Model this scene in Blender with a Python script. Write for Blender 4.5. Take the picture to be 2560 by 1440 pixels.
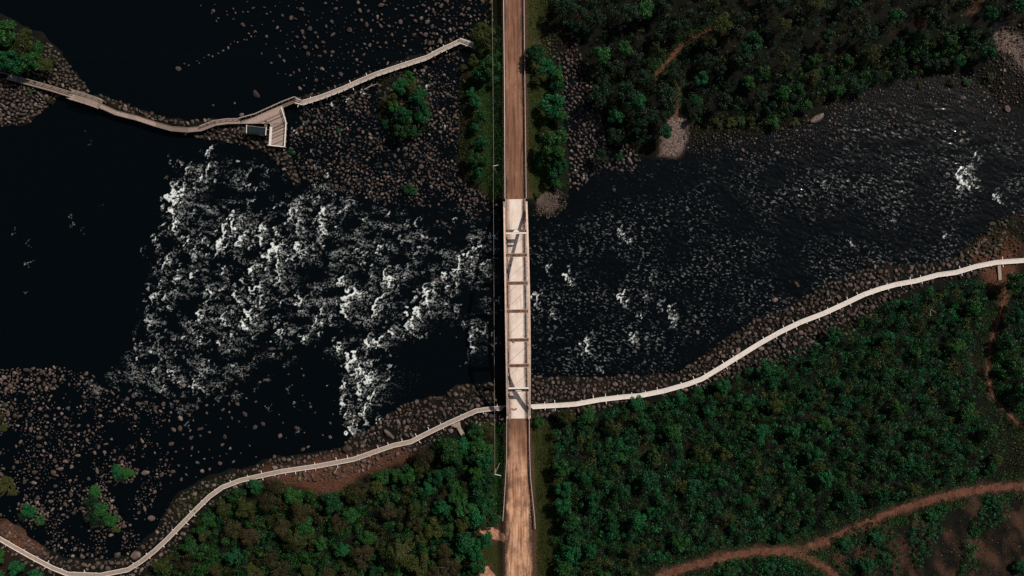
import bpy, bmesh, math, random
import numpy as np
from mathutils import Vector, Matrix

random.seed(7)
RNG = np.random.default_rng(11)
for o in list(bpy.data.objects):
    bpy.data.objects.remove(o)
scene = bpy.context.scene
C = scene.collection

# ------------------------------------------------------------------ camera, sky, sun, exposure
S = 0.125                 # metres per photograph pixel at water level
ALT = 213.3               # drone height above the water
NX, NY = 1262.0, 720.0    # the spot straight below the drone
cam_d = bpy.data.cameras.new('camera')
cam_d.lens, cam_d.sensor_width = 24.0, 36.0
cam_d.shift_x = (1280.0 - NX) / 2560.0
cam_d.clip_end = 3000.0
cam = bpy.data.objects.new('camera', cam_d)
cam.location = (0, 0, ALT)
C.objects.link(cam)
scene.camera = cam

SUN_EL, SUN_AZ = math.radians(43.0), math.radians(42.0)   # azimuth counted from +x (image right) towards +y (image top)
SDIR = Vector((math.cos(SUN_EL) * math.cos(SUN_AZ), math.cos(SUN_EL) * math.sin(SUN_AZ), math.sin(SUN_EL)))
world = bpy.data.worlds.new('World')
scene.world = world
world.use_nodes = True
wn = world.node_tree
wn.nodes.clear()
sky = wn.nodes.new('ShaderNodeTexSky')
sky.sky_type = 'NISHITA'
sky.sun_disc = False
sky.sun_elevation = SUN_EL
sky.sun_rotation = math.pi / 2 - SUN_AZ
sky.dust_density = 3.0
sky.ozone_density = 0.6
bg = wn.nodes.new('ShaderNodeBackground')
bg.inputs['Strength'].default_value = 0.05
wo = wn.nodes.new('ShaderNodeOutputWorld')
wn.links.new(sky.outputs[0], bg.inputs[0])
wn.links.new(bg.outputs[0], wo.inputs[0])
sun_d = bpy.data.lights.new('sun', 'SUN')
sun_d.energy = 4.4
sun_d.angle = math.radians(0.5)
sun_d.color = (1.0, 0.905, 0.80)
sun = bpy.data.objects.new('sun', sun_d)
sun.rotation_euler = (-SDIR).to_track_quat('-Z', 'Y').to_euler()
sun.location = SDIR * 300
C.objects.link(sun)
vs = scene.view_settings
vs.view_transform = 'Standard'
vs.look = 'None'
vs.exposure = 0.0
vs.gamma = 1.0
vs.use_curve_mapping = False
scene.cycles.max_bounces = 5
scene.cycles.diffuse_bounces = 2
scene.cycles.glossy_bounces = 2
scene.cycles.use_denoising = False

# ------------------------------------------------------------------ helpers: plan coordinates, noise, polygons
def W(px, py, z=0.0):
    """plan point of the aerial view, for something that stands z metres above the water"""
    k = S * (ALT - z) / ALT
    return ((px - NX) * k, (NY - py) * k)

def W3(px, py, z=0.0):
    x, y = W(px, py, z)
    return Vector((x, y, z))

def polyw(pts, z=0.0):
    return np.array([W(a, b, z) for a, b in pts])

def smooth(a, b, x):
    t = np.clip((x - a) / (b - a), 0, 1)
    return t * t * (3 - 2 * t)

def perlin(x, y, seed=0):
    xi, yi = np.floor(x).astype(np.int64), np.floor(y).astype(np.int64)
    xf, yf = x - xi, y - yi
    def g(ix, iy):
        h = (ix * 374761393 + iy * 668265263 + seed * 1442695041) & 0x7fffffff
        h = ((h ^ (h >> 13)) * 1274126177) & 0x7fffffff
        return (h ^ (h >> 16)) * (2 * math.pi / 2147483648.0) * 8.0
    def d(ix, iy, fx, fy):
        a = g(ix, iy)
        return np.cos(a) * fx + np.sin(a) * fy
    u = xf * xf * xf * (xf * (xf * 6 - 15) + 10)
    v = yf * yf * yf * (yf * (yf * 6 - 15) + 10)
    a = d(xi, yi, xf, yf) * (1 - u) + d(xi + 1, yi, xf - 1, yf) * u
    b = d(xi, yi + 1, xf, yf - 1) * (1 - u) + d(xi + 1, yi + 1, xf - 1, yf - 1) * u
    return (a * (1 - v) + b * v) * 1.5

def fbm(x, y, seed=0, octaves=4, gain=0.5):
    s, a, t = 0.0, 1.0, 0.0
    for i in range(octaves):
        s = s + a * perlin(x * 2.0 ** i, y * 2.0 ** i, seed + i * 17)
        t += a
        a *= gain
    return s / t

def inside(px, py, poly):
    r = np.zeros(np.shape(px), bool)
    n = len(poly)
    for i in range(n):
        x0, y0 = poly[i]
        x1, y1 = poly[(i + 1) % n]
        if y0 == y1:
            continue
        c = (y0 > py) != (y1 > py)
        r ^= c & (px < (x1 - x0) * (py - y0) / (y1 - y0) + x0)
    return r

def dist_line(px, py, pts, closed=False):
    best = np.full(np.shape(px), 1e9)
    m = len(pts) if closed else len(pts) - 1
    for i in range(m):
        x0, y0 = pts[i]
        x1, y1 = pts[(i + 1) % len(pts)]
        dx, dy = x1 - x0, y1 - y0
        L = dx * dx + dy * dy + 1e-12
        t = np.clip(((px - x0) * dx + (py - y0) * dy) / L, 0, 1)
        best = np.minimum(best, (px - x0 - t * dx) ** 2 + (py - y0 - t * dy) ** 2)
    return np.sqrt(best)

def signed(px, py, poly):
    d = dist_line(px, py, poly, True)
    return np.where(inside(px, py, poly), d, -d)

# ------------------------------------------------------------------ helpers: objects
def mesh_np(name, v, f, mat=None, smooth_shade=False):
    """mesh from numpy arrays, all faces with the same corner count"""
    v = np.asarray(v, np.float32)
    f = np.asarray(f, np.int32)
    me = bpy.data.meshes.new(name)
    k = f.shape[1]
    me.vertices.add(len(v))
    me.vertices.foreach_set('co', v.ravel())
    me.loops.add(f.size)
    me.loops.foreach_set('vertex_index', f.ravel())
    me.polygons.add(len(f))
    me.polygons.foreach_set('loop_start', np.arange(0, f.size, k, dtype=np.int32))
    if smooth_shade:
        me.polygons.foreach_set('use_smooth', np.ones(len(f), bool))
    me.update(calc_edges=True)
    if mat:
        me.materials.append(mat)
    return me

def attr(me, name, vals):
    a = me.attributes.new(name, 'FLOAT', 'POINT')
    a.data.foreach_set('value', np.asarray(vals, np.float32).ravel())

def obj(name, me, parent=None, label=None, cat=None, group=None, kind=None):
    o = bpy.data.objects.new(name, me)
    C.objects.link(o)
    if parent is not None:
        o.parent = parent
    if label: o['label'] = label
    if cat: o['category'] = cat
    if group: o['group'] = group
    if kind: o['kind'] = kind
    return o

def thing(name, label, cat, loc=(0, 0, 0), group=None):
    o = obj(name, None, None, label, cat, group)
    o.location = loc
    o.empty_display_size = 0.5
    return o

class MB:
    """collects boxes, bars and tubes and builds them as one mesh"""
    def __init__(self):
        self.v, self.f = [], []
    def add(self, v, f):
        n = len(self.v)
        self.v += [tuple(p) for p in v]
        self.f += [tuple(i + n for i in q) for q in f]
    def hexa(self, p):          # 8 corners: bottom ring then top ring
        self.add(p, [(3, 2, 1, 0), (4, 5, 6, 7), (0, 1, 5, 4), (1, 2, 6, 5), (2, 3, 7, 6), (3, 0, 4, 7)])
    def box(self, c, sx, sy, sz, rot=0.0):
        c = Vector(c)
        ca, sa = math.cos(rot), math.sin(rot)
        p = []
        for z in (-sz / 2, sz / 2):
            for x, y in ((-1, -1), (1, -1), (1, 1), (-1, 1)):
                x, y = x * sx / 2, y * sy / 2
                p.append(c + Vector((x * ca - y * sa, x * sa + y * ca, z)))
        self.hexa(p)
    def bar(self, a, b, w, h, up=(0, 0, 1)):
        a, b = Vector(a), Vector(b)
        d = (b - a).normalized()
        s = d.cross(Vector(up))
        if s.length < 1e-4:
            s = d.cross(Vector((0, 1, 0)))
        s.normalize()
        u = s.cross(d).normalized()
        p = []
        for q in (a, b):
            p += [q - s * w / 2 - u * h / 2, q + s * w / 2 - u * h / 2, q + s * w / 2 + u * h / 2, q - s * w / 2 + u * h / 2]
        self.hexa(p)
    def tube(self, pts, radii, n=8, cap=True):
        rings = []
        pts = [Vector(p) for p in pts]
        for i, p in enumerate(pts):
            d = (pts[min(i + 1, len(pts) - 1)] - pts[max(i - 1, 0)]).normalized()
            a = d.cross(Vector((0.31, 0.95, 0.11)))
            a.normalize()
            b = d.cross(a)
            rings.append([p + (a * math.cos(2 * math.pi * k / n) + b * math.sin(2 * math.pi * k / n)) * radii[i] for k in range(n)])
        v = [q for r in rings for q in r]
        f = []
        for i in range(len(pts) - 1):
            for k in range(n):
                f.append((i * n + k, i * n + (k + 1) % n, (i + 1) * n + (k + 1) % n, (i + 1) * n + k))
        if cap:
            f.append(tuple(range(n))[::-1])
            f.append(tuple((len(pts) - 1) * n + k for k in range(n)))
        self.add(v, f)
    def mesh(self, name, mat):
        me = bpy.data.meshes.new(name)
        me.from_pydata(self.v, [], self.f)
        me.materials.append(mat)
        me.update()
        return me
    def build(self, name, mat, parent=None, **kw):
        return obj(name, self.mesh(name, mat), parent, **kw)

# ------------------------------------------------------------------ materials
class NT:
    def __init__(self, name):
        self.m = bpy.data.materials.new(name)
        self.m.use_nodes = True
        self.t = self.m.node_tree
        self.t.nodes.clear()
        self.out = self.t.nodes.new('ShaderNodeOutputMaterial')
    def n(self, kind, **kw):
        nd = self.t.nodes.new(kind)
        for k, v in kw.items():
            setattr(nd, k, v)
        return nd
    def l(self, a, b):
        self.t.links.new(a, b)
    def val(self, sock, v):
        if hasattr(v, 'is_output') or isinstance(v, bpy.types.NodeSocket):
            self.l(v, sock)
        else:
            sock.default_value = v
    def noise(self, scale, detail=4, rough=0.55, vec=None, dist=0.0):
        nd = self.n('ShaderNodeTexNoise')
        nd.inputs['Scale'].default_value = scale
        nd.inputs['Detail'].default_value = detail
        nd.inputs['Roughness'].default_value = rough
        nd.inputs['Distortion'].default_value = dist
        if vec is not None:
            self.l(vec, nd.inputs['Vector'])
        return nd.outputs[0]
    def coord(self, which='Object', scale=None, rot=None):
        c = self.n('ShaderNodeTexCoord').outputs[which]
        if scale is None and rot is None:
            return c
        mp = self.n('ShaderNodeMapping')
        if scale: mp.inputs['Scale'].default_value = scale
        if rot: mp.inputs['Rotation'].default_value = rot
        self.l(c, mp.inputs['Vector'])
        return mp.outputs[0]
    def ramp(self, fac, stops):
        r = self.n('ShaderNodeValToRGB')
        e = r.color_ramp.elements
        e[0].position, e[0].color = stops[0][0], (*stops[0][1], 1)
        e[1].position, e[1].color = stops[-1][0], (*stops[-1][1], 1)
        for p, c in stops[1:-1]:
            x = e.new(p)
            x.color = (*c, 1)
        self.l(fac, r.inputs[0])
        return r.outputs[0]
    def rng(self, v, a, b, c=0.0, d=1.0):
        m = self.n('ShaderNodeMapRange')
        self.val(m.inputs[0], v)
        m.inputs[1].default_value, m.inputs[2].default_value = a, b
        m.inputs[3].default_value, m.inputs[4].default_value = c, d
        return m.outputs[0]
    def math(self, op, a, b=0.0):
        m = self.n('ShaderNodeMath', operation=op)
        self.val(m.inputs[0], a)
        self.val(m.inputs[1], b)
        return m.outputs[0]
    def mix(self, fac, a, b, mode='MIX'):
        m = self.n('ShaderNodeMix', data_type='RGBA', blend_type=mode)
        self.val(m.inputs[0], fac)
        for s, v in ((m.inputs[6], a), (m.inputs[7], b)):
            self.val(s, v if not isinstance(v, tuple) else (*v, 1))
        return m.outputs[2]
    def attr(self, name):
        a = self.n('ShaderNodeAttribute', attribute_name=name)
        return a.outputs['Fac']
    def rand(self):
        return self.n('ShaderNodeObjectInfo').outputs['Random']
    def bump(self, h, strength=0.5, dist=0.1):
        b = self.n('ShaderNodeBump')
        b.inputs['Strength'].default_value = strength
        b.inputs['Distance'].default_value = dist
        self.l(h, b.inputs['Height'])
        return b.outputs[0]
    def bsdf(self, color, rough=0.8, normal=None, spec=0.3, metal=0.0):
        p = self.n('ShaderNodeBsdfPrincipled')
        self.val(p.inputs['Base Color'], color if not isinstance(color, tuple) else (*color, 1))
        self.val(p.inputs['Roughness'], rough)
        p.inputs['Specular IOR Level'].default_value = spec
        p.inputs['Metallic'].default_value = metal
        if normal is not None:
            self.l(normal, p.inputs['Normal'])
        return p
    def done(self, shader):
        self.l(shader, self.out.inputs['Surface'])
        return self.m

def mat_rock(name, per_object):
    t = NT(name)
    co = t.coord('Object')
    r = t.rand() if per_object else t.attr('tint')
    n1 = t.noise(0.9, 5, 0.6, co)
    n2 = t.noise(4.0, 4, 0.6, co)
    base = t.ramp(r, [(0.0, (0.028, 0.018, 0.015)), (0.45, (0.062, 0.042, 0.034)), (0.8, (0.110, 0.077, 0.065)), (1.0, (0.20, 0.15, 0.13))])
    c = t.mix(t.rng(n1, 0.38, 0.62, 0.0, 0.85), base, (0.026, 0.021, 0.019))
    c = t.mix(t.rng(n2, 0.54, 0.75, 0.0, 0.5), c, (0.25, 0.195, 0.17))
    return t.done(t.bsdf(c, 0.85, t.bump(n2, 0.6, 0.12), 0.2).outputs[0])

def mat_leaf(name, ca, cb, cc, transl=0.25):
    t = NT(name)
    r = t.rand()
    leaf = t.attr('leaf')
    c = t.mix(t.rng(leaf, 0, 1), ca, cb)
    c = t.mix(t.math('MULTIPLY', t.rng(r, 0.0, 1.0, 0, 0.75), 1.0), c, cc)
    h = t.n('ShaderNodeHueSaturation')
    t.l(c, h.inputs['Color'])
    t.l(t.rng(t.math('FRACT', t.math('MULTIPLY', r, 7.31)), 0, 1, 0.55, 1.25), h.inputs['Value'])
    p = t.bsdf(h.outputs[0], 0.55, None, 0.25)
    tr = t.n('ShaderNodeBsdfTranslucent')
    t.l(h.outputs[0], tr.inputs[0])
    mx = t.n('ShaderNodeMixShader')
    mx.inputs[0].default_value = transl
    t.l(p.outputs[0], mx.inputs[1])
    t.l(tr.outputs[0], mx.inputs[2])
    return t.done(mx.outputs[0])

def mat_wood(name, ca, cb, scale=(1, 1, 1), vary=0.75):
    t = NT(name)
    co = t.coord('Object', scale)
    n = t.noise(1.6, 5, 0.65, co)
    n2 = t.noise(9.0, 3, 0.6, co)
    c = t.mix(t.rng(n, 0.3, 0.7), ca, cb)
    c = t.mix(t.rng(t.rand(), 0, 1, 0.0, vary), c, tuple(x * 0.45 for x in ca))
    c = t.mix(t.rng(n2, 0.55, 0.8, 0, 0.4), c, tuple(x * 0.4 for x in ca))
    return t.done(t.bsdf(c, 0.8, t.bump(n2, 0.3, 0.02), 0.2).outputs[0])

def mat_plain(name, ca, cb, scale=2.0, rough=0.7, spec=0.3, metal=0.0, bump=0.2):
    t = NT(name)
    n = t.noise(scale, 5, 0.6, t.coord('Object'))
    c = t.mix(t.rng(n, 0.35, 0.68), ca, cb)
    return t.done(t.bsdf(c, rough, t.bump(n, bump, 0.03), spec, metal).outputs[0])

M_ROCK = mat_rock('rock', True)
M_ROCKS = mat_rock('rocks', False)
M_LEAF = {
    'green': mat_leaf('leaf_green', (0.003, 0.034, 0.007), (0.024, 0.122, 0.024), (0.019, 0.075, 0.010)),
    'emerald': mat_leaf('leaf_emerald', (0.002, 0.033, 0.010), (0.011, 0.126, 0.036), (0.006, 0.066, 0.018)),
    'olive': mat_leaf('leaf_olive', (0.016, 0.028, 0.005), (0.062, 0.082, 0.014), (0.036, 0.042, 0.008)),
    'dark': mat_leaf('leaf_dark_shade', (0.0015, 0.012, 0.005), (0.008, 0.046, 0.018), (0.006, 0.020, 0.006)),  # dark leaf green; for the upper right wood its shade is in the colour
    'brown': mat_leaf('leaf_brown', (0.022, 0.018, 0.007), (0.070, 0.052, 0.020), (0.032, 0.034, 0.009)),
}
M_BARK = mat_plain('bark', (0.05, 0.04, 0.032), (0.12, 0.10, 0.085), 6.0)
M_WOOD_NEW = mat_wood('wood_pale', (0.58, 0.52, 0.47), (0.76, 0.70, 0.65), (1, 1, 1), 0.12)
M_WOOD_OLD = mat_wood('wood_weathered', (0.28, 0.22, 0.182), (0.43, 0.35, 0.30), (1, 1, 1), 0.35)
M_WOOD_GREY = mat_wood('wood_grey', (0.27, 0.20, 0.165), (0.42, 0.33, 0.28), (1, 1, 1))
M_WOOD_DARK = mat_wood('wood_damp', (0.13, 0.092, 0.072), (0.26, 0.19, 0.155), (1, 1, 1))
M_WHITE = mat_plain('white_paint', (0.62, 0.60, 0.56), (0.78, 0.75, 0.70), 3.0, 0.5)
M_STEEL = mat_plain('galvanised_steel', (0.40, 0.35, 0.31), (0.58, 0.52, 0.47), 2.0, 0.5)
M_ARCH = mat_plain('arch_paint', (0.46, 0.32, 0.25), (0.66, 0.51, 0.42), 0.8, 0.6)
M_STRUT = mat_plain('rusty_paint', (0.045, 0.024, 0.018), (0.20, 0.110, 0.080), 1.3, 0.7)
M_DARK = mat_plain('dark_metal', (0.012, 0.014, 0.015), (0.03, 0.032, 0.034), 3.0, 0.5)
M_ROOF = mat_plain('roof_metal', (0.010, 0.018, 0.021), (0.018, 0.030, 0.034), 1.5, 0.45, 0.4)

# ------------------------------------------------------------------ layout of the place (plan of the aerial photograph)
SHORE_S = [(-900, 1285), (-150, 1285), (0, 1303), (45, 1318), (62, 1345), (115, 1378), (150, 1398), (230, 1408), (270, 1402), (330, 1392), (352, 1370),
           (385, 1338), (408, 1300), (425, 1272), (442, 1240), (500, 1208), (560, 1184), (620, 1172), (680, 1150), (760, 1138), (850, 1122), (878, 1094),
           (920, 1078), (960, 1044), (1000, 1018), (1040, 1000), (1110, 990), (1140, 966), (1190, 962), (1230, 956), (1330, 948), (1400, 944), (1500, 945),
           (1600, 940), (1690, 934), (1730, 905), (1780, 878), (1850, 822), (1900, 793), (1960, 772), (2010, 746), (2080, 703), (2130, 680), (2210, 664),
           (2330, 660), (2400, 636), (2455, 600), (2478, 560), (2520, 538), (2700, 520), (3500, 500)]
LAND_S = SHORE_S + [(3500, 2600), (-900, 2600)]
LAND_NE = [(1236, -900), (1236, 0), (1228, 45), (1186, 80), (1178, 130), (1158, 180), (1150, 260), (1148, 340), (1140, 420), (1165, 458), (1215, 484),
           (1250, 520), (1275, 540), (1345, 540), (1385, 537), (1412, 520), (1424, 470), (1424, 400), (1412, 350), (1404, 250), (1392, 150), (1410, 130), (1500, 300),
           (1560, 395), (1600, 392), (1650, 398), (1688, 402), (1735, 362), (1830, 345), (1900, 338), (1960, 322), (2020, 305), (2060, 278), (2120, 238),
           (2180, 215), (2300, 190), (2440, 195), (2500, 260), (2560, 275), (3500, 280), (3500, -900)]
ISLE_NW = [(-900, 20), (-100, 30), (0, 38), (45, 66), (100, 88), (150, 138), (206, 205), (228, 232), (190, 236), (150, 236), (112, 275), (62, 310), (0, 316), (-100, 330), (-900, 330)]
DIKE_W = [(232, 240), (260, 240), (330, 268), (400, 292), (450, 298), (510, 302), (560, 296), (600, 306), (640, 312), (690, 345), (722, 385), (752, 455), (735, 462), (700, 410),
          (660, 378), (600, 362), (520, 348), (440, 330), (380, 312), (300, 285), (240, 258)]
DIKE_E = [(735, 248), (800, 232), (880, 200), (940, 178), (1000, 152), (1080, 128), (1150, 100), (1185, 112), (1185, 128), (1150, 122), (1090, 152), (1010, 178), (950, 205), (880, 228), (800, 258), (740, 268)]
ISLE_BUSH = [(955, 195), (1000, 180), (1050, 195), (1078, 240), (1070, 300), (1040, 350), (985, 355), (950, 300), (945, 240)]
ISLES_L = [[(275, 1165), (310, 1155), (345, 1175), (335, 1205), (290, 1208)], [(210, 1220), (262, 1205), (290, 1270), (315, 1310), (290, 1330), (220, 1310), (200, 1270)],
           [(50, 1265), (95, 1245), (125, 1290), (110, 1310), (60, 1300)], [(-60, 1195), (20, 1190), (48, 1220), (30, 1240), (-60, 1245)], [(-60, 1010), (15, 1015), (30, 1060), (10, 1080), (-60, 1080)]]
LANDS = [polyw(p) for p in [LAND_S, LAND_NE, ISLE_NW, DIKE_W, DIKE_E, ISLE_BUSH]]

ROAD_Z = 4.8
ROAD_N = [(-260, 1254, 1304), (0, 1258, 1308), (240, 1260, 1310), (498, 1263, 1313)]
ROAD_S = [(1046, 1269, 1319), (1120, 1268, 1321), (1250, 1265, 1326), (1340, 1263, 1330), (1440, 1262, 1334), (1700, 1260, 1340)]

TRACK = [(1560, 1480), (1640, 1430), (1720, 1402), (1800, 1382), (1880, 1368), (1950, 1366), (2010, 1358), (2070, 1334), (2140, 1306), (2210, 1274), (2290, 1246), (2370, 1226), (2450, 1212), (2560, 1206), (2760, 1190)]
TRACK_B = [(1960, 1372), (2010, 1385), (2060, 1415), (2110, 1460), (2180, 1540)]
TRAIL_E = [(2502, 700), (2500, 740), (2480, 800), (2460, 860), (2452, 930), (2462, 985), (2490, 1020), (2530, 1060), (2580, 1105)]
TRAIL_N = [(1770, 85), (1720, 105), (1690, 130), (1660, 165), (1640, 190)]
TRAIL_N2 = [(1690, 210), (1688, 240), (1686, 270), (1687, 296)]
BARE_N = [[(2275, 75), (2290, 45), (2320, 40), (2310, 70), (2285, 80)], [(2405, 40), (2420, 0), (2450, -20), (2450, 10), (2425, 42)], [(2470, 62), (2520, 90), (2560, 110), (2600, 200), (2540, 170), (2490, 130)]]
GRAVEL = [(1660, 300), (1690, 285), (1712, 300), (1722, 345), (1700, 385), (1688, 402), (1650, 385), (1648, 345)]
PIER = (1372, 508)

FOREST_SE = [(1392, 1040), (1480, 1042), (1560, 1012), (1640, 1004), (1720, 988), (1780, 955), (1850, 932), (1900, 920), (1960, 890), (2000, 875), (2060, 838), (2120, 820), (2165, 775),
             (2250, 748), (2330, 720), (2440, 695), (2468, 715), (2462, 790), (2434, 860), (2426, 930), (2434, 1000), (2470, 1050), (2515, 1120), (2485, 1175), (2380, 1205), (2230, 1250), (2080, 1305), (1990, 1338),
             (1880, 1348), (1760, 1370), (1660, 1405), (1590, 1445), (1560, 1540), (1388, 1540)]
FOREST_E = [(2528, 690), (2760, 660), (2760, 1180), (2640, 1120), (2565, 1050), (2500, 985), (2488, 900), (2520, 800)]
FOREST_SW = [(345, 1470), (400, 1405), (465, 1345), (500, 1292), (548, 1252), (600, 1216), (690, 1205), (760, 1225), (830, 1232), (930, 1188), (1000, 1172), (1070, 1150), (1090, 1105), (1135, 1095),
             (1180, 1060), (1228, 1070), (1240, 1130), (1240, 1300), (1195, 1320), (1200, 1400), (1170, 1540), (330, 1540)]
FOREST_W = [(-120, 1375), (0, 1385), (40, 1405), (90, 1440), (120, 1540), (-120, 1540)]
FOREST_NE = [(1325, -90), (2640, -90), (2640, 45), (2560, 50), (2470, 45), (2460, -10), (2400, 40), (2330, 55), (2310, 30), (2270, 40), (2240, 80), (2060, 130), (2000, 200), (1930, 250), (1900, 285), (1800, 292), (1735, 270), (1720, 200), (1660, 330), (1610, 360), (1540, 350), (1500, 280), (1440, 110)]
HEDGE_NE = [(1960, 180), (2060, 140), (2200, 120), (2330, 75), (2440, 60), (2485, 85), (2480, 130), (2400, 165), (2280, 190), (2180, 210), (2100, 230), (2040, 255), (1975, 290), (1900, 330), (1890, 290), (1950, 250)]
CLEAR_SE = [(2040, 1360), (2140, 1320), (2300, 1262), (2400, 1235), (2560, 1225), (2800, 1215), (2800, 1700), (2180, 1700)]

# ------------------------------------------------------------------ terrain
def land_sd(x, y):
    d = np.full(np.shape(x), -1e9)
    for p in LANDS:
        d = np.maximum(d, signed(x, y, p))
    return d

def road_edges(y):
    """left and right edge of the roadway (world x) at world y"""
    rows = ROAD_N + ROAD_S
    ys = np.array([W(0, r[0], ROAD_Z)[1] for r in rows])[::-1]
    xl = np.array([W(r[1], 0, ROAD_Z)[0] for r in rows])[::-1]
    xr = np.array([W(r[2], 0, ROAD_Z)[0] for r in rows])[::-1]
    return np.interp(y, ys, xl), np.interp(y, ys, xr)

def ground_height(x, y):
    sd = land_sd(x, y) + fbm(x / 4.5, y / 4.5, 13, 4) * 1.5
    n = fbm(x / 14.0, y / 14.0, 3, 4)
    n2 = fbm(x / 2.2, y / 2.2, 9, 3)
    h_land = 0.05 + 2.1 * (1 - np.exp(-np.clip(sd, 0, None) / 8.0)) + np.clip(sd - 14, 0, 40) * 0.035 + n * 0.9 * smooth(2, 12, sd) + n2 * 0.16
    h = np.where(sd > 0, h_land, np.maximum(-2.0, 0.05 + sd * 0.35) + n2 * 0.05)
    xl, xr = road_edges(y)
    out = np.maximum(np.maximum(xl - 0.5 - x, x - xr - 0.5), 0)
    yN, yS = W(0, 505, ROAD_Z)[1], W(0, 1038, ROAD_Z)[1]
    along = np.maximum(np.maximum(yS * 0 + (yS - 0) * 0 + np.where(y > 0, yN - y, y - yS), 0), 0)
    slope = np.where(x < xl, 1.0, 0.75)
    emb = ROAD_Z - 0.1 - out * slope - along * 1.1
    return np.maximum(h, emb)

GX0, GX1, GY0, GY1, GR = -205.0, 205.0, -125.0, 125.0, 0.8
gx = np.arange(GX0, GX1 + GR / 2, GR)
gy = np.arange(GY0, GY1 + GR / 2, GR)
GXX, GYY = np.meshgrid(gx, gy)
GZ = ground_height(GXX, GYY)

def gz(x, y):
    fx = np.clip((np.asarray(x) - GX0) / GR, 0, len(gx) - 1.001)
    fy = np.clip((np.asarray(y) - GY0) / GR, 0, len(gy) - 1.001)
    ix, iy = fx.astype(int), fy.astype(int)
    tx, ty = fx - ix, fy - iy
    return (GZ[iy, ix] * (1 - tx) + GZ[iy, ix + 1] * tx) * (1 - ty) + (GZ[iy + 1, ix] * (1 - tx) + GZ[iy + 1, ix + 1] * tx) * ty

def ground_pt(px, py, dz=0.0):
    x, y = W(px, py, 0)
    for _ in range(2):
        z = float(gz(x, y)) + dz
        x, y = W(px, py, z)
    return Vector((x, y, float(gz(x, y)) + dz))

def grid_faces(nx, ny):
    i = np.arange(nx * ny).reshape(ny, nx)
    return np.stack([i[:-1, :-1], i[:-1, 1:], i[1:, 1:], i[1:, :-1]], -1).reshape(-1, 4)

def rough_mask(poly, x, y, soft=2.0, amp=3.0, seed=5):
    return smooth(-soft, soft, signed(x, y, polyw(poly)) + fbm(x / 5, y / 5, seed, 4) * amp)

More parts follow.
